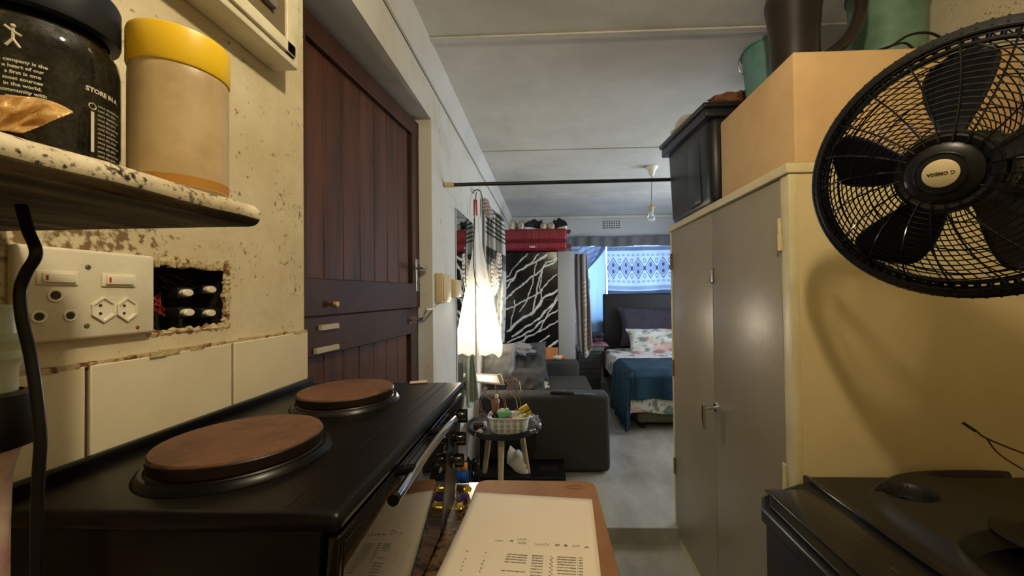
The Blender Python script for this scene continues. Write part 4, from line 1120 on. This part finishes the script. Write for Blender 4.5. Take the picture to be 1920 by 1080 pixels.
obj('tube_body', MB().tube([(tbq.x-.06, 4.22, AT+.033), (tbq.x-.02, 4.22, AT+.033), (tbq.x+.03, 4.22, AT+.033)], [.018, .026, .026], 16), wht, tu)
obj('tube_cap', MB().tube([(tbq.x+.03, 4.22, AT+.033), (tbq.x+.065, 4.22, AT+.033)], [.027, .024], 16), mat('orange cap', (214, 110, 60), .4), tu)
# knife on the arm
k0, k1, k2 = at(1032, 736, Z=AT+.010), at(1076, 737, Z=AT+.010), at(1113, 739, Z=AT+.006)
kf = root('kitchen_knife', 'kitchen knife with a black handle on the near sofa arm', 'knife', tuple(k0))
kn = obj('handle', MB().tube([k0, k0.lerp(k1, .3), k0.lerp(k1, .8), k1], [.009, .012, .010, .009], 10), black_p, kf)
dk1 = (k2-k1).normalized()
obj('blade', MB().prism([(0, -.016), (.14, -.008), (.165, .008), (0, .012)], -.0008, .0008, T=frame(k1, dk1, (0, 1, 0))), steel, kf)
rv = k0.lerp(k1, .55); obj('rivet', MB().lathe([(0, .0135), (.003, .013), (.004, .010)], T_(tuple(rv)), 10), chrome, kf)

# ================================================================== SIDE TABLE and its things
TZ = at(945, 800, Y=2.35).z; TCx, TCy = at(945, 795, Y=2.48).x, 2.48; TR = .235
TZ = .56
st_ = root('side_table', 'round black side table on pale wooden legs in front of the sofa', 'table', (TCx, TCy, .09))
obj('table_top', MB().lathe([(0, TZ-.022), (TR*.97, TZ-.022), (TR, TZ-.014), (TR, TZ+.012), (TR-.008, TZ+.014), (TR-.012, TZ-.004), (0, TZ-.004)], T_((TCx, TCy, 0)), 64), black_m, st_)
for a in (-PI/2-.03, PI/6+.1, PI-PI/6-.1):
    d = Vector((math.cos(a), math.sin(a), 0)); t0 = Vector((TCx, TCy, TZ-.02))+d*.12; t1 = Vector((TCx, TCy, .09))+d*.20
    obj('leg', MB().tube([t0, t1], [.021, .014], 16), legw, st_)
TS = TZ-.004
# basket
bc = Vector((at(955, 800, Y=2.36).x, 2.37, TS))
bk = root('plastic_basket', 'white pierced plastic basket of toiletries on the side table', 'basket', tuple(bc))
bw, bh, bd_ = .125, .098, .075
def bsk(k, z, n=48):
    o = []
    for i in range(n):
        t = 2*PI*i/n; c, s = math.cos(t), math.sin(t); e = .55
        o.append(Vector((bc.x+bw*k*math.copysign(abs(c)**e, c), bc.y+bd_*k*math.copysign(abs(s)**e, s), bc.z+z)))
    return o
bm2 = MB(); rings = [(.0, .002), (.84, .002), (.86, .006), (.98, bh-.01), (1.0, bh), (1.05, bh), (1.05, bh-.008)]
n_ = 48
for k_, z_ in rings: bm2.v += [tuple(p) for p in bsk(max(k_, .001), z_)]
for i in range(len(rings)-1):
    for j in range(n_): bm2.f.append((i*n_+j, i*n_+(j+1) % n_, (i+1)*n_+(j+1) % n_, (i+1)*n_+j)); bm2.mi.append(0)
wb3 = obj('basket_shell', bm2, wht, bk, solid=.0025)
fl = MB()
for i in range(5):
    for j in range(3):
        cx = bc.x+(-.076+.038*i); cz = bc.z+.024+.028*j
        kz = .86+.12*(cz-bc.z)/bh
        yy = bc.y-bd_*kz-.0022
        for a in range(6):
            t = a*PI/3; fl.lathe([(0, .0), (.0030, .0005)], frame((cx+.008*math.cos(t), yy, cz+.008*math.sin(t)), (1, 0, 0), (0, 0, 1)), 8)
plabel(obj('flower_hole', fl, black_m, bk), 'flower-shaped holes')
def item(name, label, cat, parts, loc, group=None):
    r_ = root(name, label, cat, tuple(loc), group)
    for pn, mb, m in parts: obj(pn, mb, m, r_, smooth=50)
    return r_
def bottle_at(px, py, Y_, L, r_, dirv, body_m, cap_m, name, label, cat='bottle', neck=.4):
    c = at(px, py, Y=Y_); d = Vector(dirv).normalized(); T = frame(c, d.orthogonal(), d.cross(d.orthogonal())); 
    T = frame(c, d.orthogonal(), d.cross(d.orthogonal()))
    b = MB().lathe([(0, -L/2), (r_*.9, -L/2), (r_, -L/2+.004), (r_, L*.22), (r_*neck, L*.32), (r_*neck, L*.36)], T, 20)
    cp = MB().lathe([(r_*neck*1.25, L*.34), (r_*neck*1.25, L*.5), (0, L*.5)], T, 16)
    return item(name, label, cat, [('bottle_body', b, body_m), ('cap', cp, cap_m)], c)
MG = mat('green cap plastic', (96, 170, 104), .4); MP = mat('magenta plastic', (176, 54, 104), .4); MY = mat('yellow print', (190, 166, 40), .4)
MBk = black_p; MC = mat('clear cosmetic', (200, 196, 190), .2, trans=.6); MBr = mat('brown glass', (130, 84, 56), .2)
yb = bc.y
bottle_at(930, 757, yb+.02, .11, .022, (.1, .1, 1), MBr, mat('bottle cap ivory', (222, 206, 190), .4), 'perfume_bottle', 'brown perfume bottle upright at the back of the white basket')
bottle_at(949, 777, yb-.02, .10, .022, (1, .3, .1), MG, wht, 'green_bottle', 'green bottle lying across the top of the white basket')
bottle_at(950, 789, yb-.035, .12, .017, (1, -.1, .35), MP, mat('cap pink', (216, 170, 170), .4), 'magenta_tube', 'magenta tube lying at the front of the white basket', 'tube')
bottle_at(930, 784, yb-.02, .09, .02, (-.7, .2, .6), MBk, steel, 'black_bottle', 'black bottle at the left side of the white basket')
bottle_at(936, 771, yb+.01, .12, .013, (1, 0, .25), wht, wht, 'white_tube', 'slim white tube across the back of the white basket', 'tube')
bottle_at(975, 783, yb-.02, .08, .014, (1, -.2, .8), mat('cream comb', (214, 204, 170), .4), wht, 'cream_bottle', 'cream bottle at the right side of the white basket')
q = at(985, 771, Y=yb+.0); T = T_(tuple(q), ry=-.5, rz=.2)
item('yellow_box', 'yellow cardboard box sticking out of the basket at the right', 'box', [('carton', MB().rbox(-.030, .030, -.012, .012, -.03, .034, .002, T=T), MY), ('dark_band', MB().box(-.031, .031, -.0125, .0125, -.006, .004, T=T), mat('carton brown', (96, 80, 30), .5))], q)
# items on the table beside the basket
def tb_item(px, py, Y_): q = at(px, py, Y=Y_); return q
bottle_at(899, 812, 2.33, .06, .020, (0, -1, .12), wht, mat('cap cream', (214, 196, 150), .4), 'white_tub', 'small white tub lying with its cap towards the camera, left of the basket', 'tub', neck=.9)
bottle_at(900, 796, 2.42, .08, .017, (1, 0, .1), mat('dark cosmetic', (70, 50, 44), .4), wht, 'brown_tube', 'dark tube with white end behind the white tub', 'tube', neck=.8)
tag(obj('plastic_bag', crumple(at(1000, 795, Y=2.42), .045, .05, .055, 31, n=16), mat('clear polythene', (170, 176, 178), .15, trans=.55), smooth=40), 'crumpled clear plastic bag at the right of the basket', 'bag')
bottle_at(997, 808, 2.34, .05, .014, (1, .2, .2), steel, steel, 'silver_tin', 'small silver tin beneath the plastic bag', 'tin', neck=.8)
# hexagon wire rack with a tray on top
rk = root('wire_rack', 'rose gold hexagon wire rack standing on the side table behind the basket', 'rack', tuple(at(935, 790, Y=2.58)))
A, B_, C_, D_ = at(893, 716, Y=2.60), at(968, 712, Y=2.60), at(905, 800, Y=2.57), at(982, 792, Y=2.57)
def RK(u, v): return (A*(1-u)+B_*u)*(1-v)+(C_*(1-u)+D_*u)*v
def hexnet(c, uu, vv, w, h, mb, R_=.0034):
    s = w/3.0
    for i in range(4):
        for j in range(3):
            cx = (i+.5*(j % 2))/3.3+.02; cy = j*.38+.16
            P = [RK(cx+.155*math.sin(PI/3*k), cy+.22*math.cos(PI/3*k)) for k in range(6)]
            if cx > .98: continue
            mb.tube(P, R_, 6, closed=True)
hx = MB(); hexnet(None, 0, 0, 1, 1, hx); obj('hexagon_mesh', hx, rose, rk)
hx2 = MB(); 
off = Vector((.0, -.10, -.0))
for (u, v) in ((0, .0), (1, .0), (1, .95), (0, .95)):
    hx2.tube([RK(u, v), RK(u, v)+Vector((0, .07, 0))], .002, 6)
obj('rack_frame', hx2.tube([RK(0, 0), RK(1, 0), RK(1, .95), RK(0, .95)], .0025, 6, closed=True), rose, rk)
a, b, c, d = at(884, 700, Y=2.62), at(940, 704, Y=2.62), at(946, 722, Y=2.50), at(889, 716, Y=2.50)
tr_ = root('pale_tray', 'small pale gold-edged tray resting on the wire rack', 'tray', tuple(a))
def tray(u, v): return (a*(1-u)+b*u)*(1-v)+(d*(1-u)+c*u)*v
obj('tray_base', MB().grid(tray, 6, 6), mat('pearl card', (196, 190, 180), .35), tr_, solid=.004)
obj('tray_rim', MB().tube([a, b, c, d], .0045, 8, closed=True), mat('pale gold', (214, 196, 160), .3, .6), tr_)
g0 = at(934, 703, Y=2.52); g1 = at(943, 718, Y=2.50)
tag(obj('gold_box', MB().rbox(-.012, .012, -.008, .008, -.032, .032, .002, T=T_(tuple((g0+g1)/2), ry=-.35)), mat('gold box', (216, 190, 150), .3, .5)), 'slim gold box standing on the corner of the tray', 'box')
# things under the table
dq = at(980, 905, Z=.19)
dx0, dx1 = at(905, 880, Y=2.60).x, at(1061, 888, Y=2.52).x
dc = root('black_media_box', 'flat black media player on the floor under the side table', 'electronics', ((dx0+dx1)/2, 2.6, .09))
obj('lid', MB().rbox(dx0, dx1, 2.52, 2.80, .145, .20, .004), black_p, dc)
obj('front_panel', MB().rbox(dx0+.004, dx1-.004, 2.515, 2.60, .095, .143, .003), black_g, dc)
vs_ = MB()
for i in range(9): vs_.box(dx1-.17+i*.014, dx1-.162+i*.014, 2.62, 2.70, .2, .2015)
obj('vent_slot', vs_, black_m, dc)
shoe('white_shoe', 'white shoe lying on the black media box behind the table leg', 972, 860, -.9, .20, wht, bs, z=.20, Yo=2.64, hh=1.0)
sp2 = at(884, 868, Y=2.3)
spk = root('black_helmet_bag', 'glossy black bag on the floor left of the side table leg', 'bag', (sp2.x, 2.3, .09))
obj('bag_body', crumple(Vector((sp2.x-.02, 2.3, .24)), .07, .08, .17, 14, n=14), black_g, spk, smooth=60)

# ================================================================== TALL CABINET
CX, CY0, CY1, CZ = .714, 1.144, 2.225, 1.772
cb_ = root('tall_cabinet', 'tall two-door cupboard with taupe doors and cream side at the right', 'cabinet', (CX+.35, 1.68, 0))
CD = 1.49
obj('side_panel', MB().box(CX+.004, CD, CY0, CY0+.02, 0, CZ-.032).box(CX+.004, CD, CY1-.02, CY1, 0, CZ-.032).box(CD-.02, CD, CY0, CY1, 0, CZ-.03), cab_s, cb_)
fs_ = MB().rbox(CX-.004, CX+.02, CY0-.002, CY0+.040, .0, CZ-.032, .002).rbox(CX-.004, CX+.02, CY1-.022, CY1, 0, CZ-.032, .002).box(CX+.002, CX+.02, CY0, CY1, 0, .05)
obj('face_frame', fs_, cab_f, cb_)
obj('top_board', MB().rbox(CX-.012, CD, CY0-.006, CY1+.005, CZ-.030, CZ, .003), cab_f, cb_)
for i, (y0, y1) in enumerate(((CY0+.043, 1.672), (1.676, CY1-.024))):
    d_ = obj('door', MB().rbox(CX-.002, CX+.018, y0, y1, .052, CZ-.035, .002), cab_d, cb_)
    if i == 0:
        for z in (1.57, .83):
            hy_ = CY0+.041
            h_ = obj('hinge', MB().cyl((CX-.008, hy_, z-.05), (CX-.008, hy_, z), .0065, seg=12), cab_f, d_)
            obj('hinge_barrel', MB().cyl((CX-.007, hy_+.002, z+.001), (CX-.007, hy_+.002, z+.048), .0055, seg=12).rbox(CX-.004, CX-.001, hy_, hy_+.018, z-.048, z+.048, .001), cab_f, h_)
    else:
        for z in (1.57, .97, .42): obj('hinge', MB().cyl((CX-.007, CY1-.022, z-.045), (CX-.007, CY1-.022, z+.045), .006, seg=12), mat('rusty hinge', (128, 92, 56), .6), d_)
        # latch hasp
        q = at(1334, 517, X=CX-.006); L_ = MB().tube([(CX-.002, q.y-.012, q.z+.03), (CX-.020, q.y-.016, q.z+.02), (CX-.020, q.y-.016, q.z-.028), (CX-.006, q.y-.008, q.z-.03)], .0025, 8)
        L_.rbox(CX-.008, CX-.001, q.y-.012, q.y+.006, q.z-.030, q.z+.030, .002)
        obj('hasp', L_, steel, d_)
        q = at(1343, 764, X=CX-.004)
        T = frame((CX-.002, q.y, q.z), (0, 1, 0), (0, 0, 1)); 
        hn = MB().lathe([(.0, -.010), (.014, -.008), (.017, 0)], T, 20)
        hn = MB().tube([(CX-.001, q.y, q.z), (CX-.010, q.y, q.z)], [.024, .018], 20).tube([(CX-.006, q.y, q.z), (CX-.056, q.y, q.z-.004)], .0075, 12)
        hn.tube([(CX-.056, q.y, q.z+.010), (CX-.058, q.y, q.z-.04), (CX-.052, q.y+.004, q.z-.095)], [.008, .0075, .006], 10)
        plabel(obj('turn_handle', hn, chrome, d_), 'chrome turn handle')

# black tub on cabinet
tbn = root('storage_tub', 'black plastic storage tub full of bags on top of the cabinet', 'storage box', (.9, 1.9, CZ))
def tub(z0, z1, k0, k1, x0, x1, y0, y1, r): return taper(z0, z1, k0, k1, x0, x1, y0, y1, r)
def sag(m_):
    m_.v = [(p[0], p[1], p[2]+(max(0, p[2]-2.0)/.2)*((p[1]-1.63)/.64*.055-.015)) for p in m_.v]; return m_
obj('tub_body', sag(tub(CZ+.001, 2.20, .93, 1.0, .700, 1.12, 1.66, 2.235, .09)), binm, tbn)
obj('tub_rim', sag(MB().rbox(.668, 1.15, 1.63, 2.27, 2.190, 2.215, .010).rbox(.680, 1.14, 1.64, 2.26, 2.150, 2.192, .008)), binm, tbn)
rb = MB()
obj('moulded_rib', MB().rbox(.703, .74, 1.76, 1.92, 1.80, 2.15, .03), binm, tbn)
tag(obj('cream_bag', crumple(Vector((.80, 2.02, 2.250)), .11, .17, .06, 41, n=18), mat('cream polythene', (206, 196, 170), .5), smooth=50), 'crumpled cream bag sticking out of the black tub', 'bag')
tag(obj('orange_cloth', crumple(Vector((.83, 1.72, 2.235)), .10, .07, .035, 44, n=12), mat('rust orange cloth', (128, 84, 60), .8), smooth=50), 'rust orange cloth in the black tub beside the cardboard box', 'cloth')

# cardboard box
cbx = root('cardboard_box', 'large brown cardboard box on top of the cabinet', 'box', (1.0, 1.38, CZ))
obj('box_carton', MB().rbox(.733, 1.37, 1.146, 1.62, CZ+.001, 2.098, .005), cardb, cbx)
obj('top_flap', MB().box(.735, 1.368, 1.148, 1.382, 2.097, 2.100).box(.735, 1.368, 1.386, 1.618, 2.097, 2.100), cardb, cbx)
obj('torn_tape', MB().tube([(1.03, 1.1445, 2.05), (1.035, 1.1445, 2.0)], .0008, 4), mat('pale tape', (232, 206, 150), .3), cbx)  # thin pale strip on the carton front
KT = 2.1005
# dark kettle jug
kc_ = Vector((.819, 1.275, KT))
ke = root('dark_jug', 'dark brown plastic jug kettle standing on the cardboard box', 'kettle', tuple(kc_))
obj('jug_body', MB().lathe([(0, .001), (.062, .001), (.069, .008), (.070, .03), (.071, .12), (.077, .20), (.083, .235), (.082, .255), (.074, .285), (.066, .315), (.060, .322), (0, .326)], T_(tuple(kc_)), 56), brown_k, ke)
hh_ = smooth_path([kc_+Vector((.055, -.01, .305)), kc_+Vector((.115, -.02, .325)), kc_+Vector((.180, -.03, .30)), kc_+Vector((.193, -.03, .22)), kc_+Vector((.170, -.03, .13)), kc_+Vector((.12, -.02, .07)), kc_+Vector((.05, -.01, .03))])
obj('handle', MB().tube(hh_, .019, 14), brown_k, ke)
# teal bucket behind, green bucket right
def bucket(name, label, c, r0_, r1_, h, m, side):
    r_ = root(name, label, 'bucket', tuple(c))
    T = T_(tuple(c))
    obj('bucket_wall', MB().lathe([(0, .001), (r0_, .001), (r1_, h), (r1_+.005, h+.003), (r1_+.005, h-.006), (r1_-.003, h-.006), (r0_-.004, .006), (0, .006)], T, 48), m, r_)
    rr = []
    for k in range(21):
        a = PI*k/20; rr.append(Vector(c)+Vector((side*(r1_+.004+.010*0)-(side*0), 0, h-.02))+Vector((side*.022*math.sin(a), -.0, -.045*(1-math.cos(a))/1.0*.8)))
    obj('wire_handle', MB().tube(rr, .0022, 8), steel, r_)
bucket('teal_bucket', 'teal bucket with a wire handle, partly behind the dark jug', (.880, 1.495, KT), .088, .106, .225, teal, -1)
bucket('green_bucket', 'green bucket at the right end of the cardboard box', (1.222, 1.40, KT), .098, .110, .37, green_e, 1)
cp_ = smooth_path([Vector((.99, 1.17, KT+.006)), Vector((1.03, 1.165, KT+.020)), Vector((1.08, 1.16, KT+.048)), Vector((1.14, 1.16, KT+.05)), Vector((1.185, 1.16, KT+.02)), Vector((1.195, 1.17, KT+.004))])
cp2 = smooth_path([Vector((.97, 1.17, KT+.004)), Vector((1.03, 1.16, KT+.018)), Vector((1.065, 1.16, KT+.024)), Vector((1.09, 1.16, KT+.004))])
tag(obj('kettle_lead', MB().tube(cp_, .0035, 8).tube(cp2, .003, 8), black_p), 'looped black cord on the cardboard box in front of the green bucket', 'cord')

# ================================================================== WASHING MACHINE
WX0, WX1, WY0, WY1, WZ = .535, 1.26, .50, 1.138, .865
wm = root('washing_machine', 'black top-loading washing machine in front of the cabinet at the right', 'washing machine', (.87, .8, 0))
ch0 = [(WX0+.006, WY0+.005), (WX0+.006, WY1-.150), (WX0+.04, WY1-.10), (WX0+.18, WY1-.03), (WX0+.26, WY1-.012), (WX1-.006, WY1-.012), (WX1-.006, WY0+.005)]
obj('machine_body', MB().prism(ch0, .02, WZ-.045), mat('machine side black', (26, 28, 33), .4, spec=.35), wm)
tpm = MB()
# chamfered top rim
ch = [(WX0+.0, WY0), (WX0+.0, WY1-.14), (WX0+.03, WY1-.085), (WX0+.17, WY1-.015), (WX0+.25, WY1), (WX1, WY1), (WX1, WY0)]
tpm.prism(ch, WZ-.05, WZ-.012)
top_ = obj('top_panel', tpm, black_p, wm, bevel=.008)
def inset(P, d):
    c = Vector((sum(p[0] for p in P)/len(P), sum(p[1] for p in P)/len(P))); out = []
    for p in P:
        v = Vector(p)-c; out.append(tuple(c+v*(1-d/v.length)))
    return out
obj('top_step', MB().prism(inset(ch, .02), WZ-.013, WZ-.004), black_p, wm, bevel=.003)
cp3 = obj('control_panel', MB().rbox(WX0+.045, WX0+.165, WY0+.02, WY1-.075, WZ-.006, WZ, .002), mat('glossy panel', (22, 22, 22), .2), wm)
pt = MB()
for i in range(5):
    b_ = text_mb(['rinse', 'wash', 'spin', 'start', 'power'][i], .012, T_((WX0+.12, WY0+.10+i*.08, WZ+.0005), rz=-PI/2)); pt.add(b_.v, b_.f)
plabel(obj('panel_print', pt, mat('worn print', (74, 70, 62), .6), cp3), 'worn grey print')
lidm = mat('lid charcoal', (34, 33, 29), .38, spec=.35)
# hinged lid: raised oval deck with deep grips
LX0 = WX0+.19
lc = Vector((LX0+.33, .80, WZ))
def lidf(u, v):
    x = LX0+.01+(WX1-LX0-.015)*u; y = WY0+.02+(WY1-.01-WY0-.02)*v
    z = WZ+.002
    ex = (x-(lc.x+.10))/.375; ey = (y-.845)/.280; e = (abs(ex)**2.6+abs(ey)**2.6)
    k = max(0, min(1, (1.08-e)/.22)); z += .030*k*k*(3-2*k)
    def dip(cx, cy, rx, ry, d, p=2.2):
        q_ = (abs((x-cx)/rx)**p+abs((y-cy)/ry)**p); t = max(0, min(1, (1.0-q_)/.45)); return -d*t*t*(3-2*t)
    z += dip(.890, .995, .062, .052, .045)
    z += dip(1.08, .740, .30, .115, .050, 2.6)
    z += dip(1.15, 1.085, .13, .022, .018)
    return Vector((x, y, z))
ld = obj('lid', MB().grid(lidf, 150, 130), lidm, wm, smooth=60)
obj('lid_edge', MB().rbox(LX0, LX0+.014, WY0+.02, WY1-.005, WZ-.006, WZ+.006, .003), black_g, wm)
for x in (WX0+.06, WX1-.06):
    for y in (WY0+.06, WY1-.07): obj('foot', MB().cyl((x, y, 0), (x, y, .025), .022), black_p, wm)
# wires on the right
ws = MB(); 
q0, q1, q2, q3_ = at(1806, 793, Y=1.02), at(1850, 822, Y=1.0), at(1925, 852, Y=.97), at(1918, 880, Y=.98)
ws.tube(smooth_path([q0, q0.lerp(q1, .5)+Vector((0, 0, .002)), q1, q2, q2+Vector((.1, 0, -.03))]), .0022, 8).tube(smooth_path([q1, at(1872, 850, Y=1.0), q3_, q3_+Vector((.05, 0, -.02))]), .0018, 8)
tip = MB().tube([q0-(q1-q0)*.02, q0+(q1-q0)*.55], .0036, 8)
wo = root('loose_wires', 'pair of dark reddish wires sticking up above the washing machine', 'wire', tuple(q1))
obj('wire_pair', ws, mat('dark red wire', (70, 30, 24), .5), wo); obj('wire_tip', tip, black_m, wo)

# ================================================================== FAN
FC = Vector((.724, .694, 1.6065)); th, ti = 1.038, -.2045
nrm = Vector((-math.sin(th)*math.cos(ti), -math.cos(th)*math.cos(ti), math.sin(ti)))
xa = Vector((0, 0, 1)).cross(nrm).normalized()      # to viewer's right when facing the fan
ya = nrm.cross(xa)
TF = Matrix(((xa.x, ya.x, nrm.x, FC.x), (xa.y, ya.y, nrm.y, FC.y), (xa.z, ya.z, nrm.z, FC.z), (0, 0, 0, 1)))
fan = root('pedestal_fan', 'black pedestal fan at the right in front of the cabinet', 'fan', (.985, .80, WZ+.03))
R0 = .22
def P_(r, a, z): return TF @ Vector((r*math.cos(a), r*math.sin(a), z))
def guard(zf, depth, front):
    mb = MB(); return mb
def gz(r, front):   # height of the grille surface over radius
    t = r/R0; return (.088*(1-t**2.6) if front else -.085*(1-t**2.6))
rim_ = MB().tube([P_(R0, 2*PI*k/96, .0) for k in range(96)], .0098, 10, closed=True)
rim_.tube([P_(R0-.021, 2*PI*k/96, .008) for k in range(96)], .0045, 8, closed=True).tube([P_(R0-.006, 2*PI*k/96, .012) for k in range(96)], .004, 8, closed=True).tube([P_(R0-.006, 2*PI*k/96, -.012) for k in range(96)], .004, 8, closed=True)
obj('outer_ring', rim_, black_p, fan)
clips = MB()
for k in range(84):
    a = 2*PI*k/84; clips.tube([P_(R0-.022, a+.02, -.010), P_(R0-.002, a+.012, -.0095), P_(R0+.0088, a, 0), P_(R0-.002, a-.012, .0095), P_(R0-.022, a-.02, .010)], .0026, 6)
obj('ring_ribs', clips, black_g, fan)
fg_ = MB()
NR = 16
for j in range(NR):
    r = .066+(R0-.012-.066)*j/(NR-1); fg_.tube([P_(r, 2*PI*k/72, gz(r, True)) for k in range(72)], .0012, 4, closed=True)
NS = 20
for k in range(NS):
    a = 2*PI*k/NS
    fg_.tube([P_(r, a+.25*(r-.05)/.17, gz(r, True)+.0015) for r in [.05+(R0-.06)*i/10 for i in range(11)]], .0016, 5)
obj('front_guard', fg_, black_g, fan)
bg_ = MB()
for k in range(76):
    a = 2*PI*k/76; bg_.tube([P_(r, a-1.0*(1-(r-.06)/.16), gz(r, False)) for r in [.06+(R0-.008-.06)*i/10 for i in range(11)]], .0012, 4)
for r in (.10, .15, .19): bg_.tube([P_(r, 2*PI*k/60, gz(r, False)) for k in range(60)], .0014, 4, closed=True)
obj('back_guard', bg_, black_g, fan)
hub = MB().lathe([(0, .094), (.028, .0935), (.042, .091), (.048, .086), (.049, .080), (.058, .083), (.064, .081), (.066, .074), (.062, .070), (.045, .066)], TF, 48)
hubo = obj('hub_cap', hub, black_p, fan)
obj('hub_ring', MB().tube([P_(.032, 2*PI*k/48, .0925) for k in range(48)], .0022, 8, closed=True), black_g, hubo)
plabel(obj('badge', MB().lathe([(0, .0965), (.0205, .0964), (.0225, .095), (.0225, .092)], TF, 40), mat('badge silver grey', (176, 160, 122), .5), hubo), 'silver oval badge')
TT = TF @ Matrix.Translation((0, 0, .0969)) @ Matrix.Rotation(PI-.06, 4, 'Z')
bt_ = text_mb('OMEGA', .0072, TT @ Matrix.Translation((.003, 0, 0)), ext=.0001, bold=.0003)
lg_ = text_mb('G', .008, TT @ Matrix.Translation((-.0145, 0, 0)), ext=.0001)
obj('badge_lettering', join(bt_, lg_), mat('lettering dark', (40, 36, 24), .5), hubo)
# blades
nb = 5
for k in range(nb):
    A0 = 2*PI*k/nb+math.radians(85)
    def bf(u, v, A0=A0):
        r = .035+.158*v; w = .30+.24*math.sin(PI*min(1, v*.75+.12)); w *= (1 if v < .86 else math.sqrt(max(.0, 1-((v-.86)/.14)**2*.75)))
        a = A0+(u-.5)*w*1.30-.10*v+.10; z = .010-.060*(u-.5)*(1-.25*v)
        return P_(r, a, z)
    obj('fan_blade', MB().grid(bf, 14, 18), black_p, fan, solid=.0022, smooth=60)
obj('blade_hub', MB().lathe([(0, .04), (.034, .038), (.040, .028), (.040, -.005), (0, -.006)], TF, 40), black_p, fan)
mt = MB().lathe([(0, -.02), (.055, -.022), (.062, -.035), (.062, -.10), (.055, -.15), (.035, -.175), (0, -.18)], TF, 40)
mo = obj('motor_housing', mt, black_m, fan)
sl = MB()
for k in range(24):
    a = 2*PI*k/24; sl.tube([P_(.063, a, -.04), P_(.063, a, -.10), P_(.056, a, -.15)], .0018, 5)
obj('cooling_ribs', sl, black_p, mo)
neck = TF @ Vector((0, 0, -.13))
PX, PY = 1.0, .80
obj('neck_joint', MB().tube([neck, Vector((PX, PY, 1.58)), Vector((PX, PY, 1.48))], [.03, .032, .026], 16), black_p, fan)
obj('pole', MB().cyl((PX, PY, WZ+.04), (PX, PY, 1.50), .016, seg=20), black_p, fan)
obj('base', MB().lathe([(0, .030), (.03, .028), (.05, .012), (.085, .006), (.09, 0), (0, 0)], T_((PX, PY, WZ+.033)), 40), black_p, fan)

# kitchen ceiling bulb (source of the warm light, above the camera)
kb_ = root('ceiling_bulb', 'bare warm bulb hanging from the kitchen ceiling', 'lamp', (KITCHEN.x, KITCHEN.y, ZC))
TK = T_(tuple(KITCHEN))
obj('cord', MB().tube([(KITCHEN.x, KITCHEN.y, ZC), (KITCHEN.x, KITCHEN.y, KITCHEN.z+.10)], .003, 6), black_m, kb_)
obj('bulb_holder', MB().lathe([(0, .11), (.014, .108), (.018, .09), (.018, .05), (.014, .045)], TK, 20), wht, kb_)
obj('bulb_globe', MB().lathe([(.013, .05), (.016, .045), (.027, .022), (.031, 0), (.027, -.018), (.015, -.028), (0, -.031)], TK, 24), mat('kitchen lit bulb', (255, 226, 170), .3, emis=(1, .84, .58), estr=KITCHEN_GLOW), kb_)

# the lamps' own glass must not swallow the light placed inside them
for o in list(SC.objects):
    if '_w' in o.keys(): del o['_w']
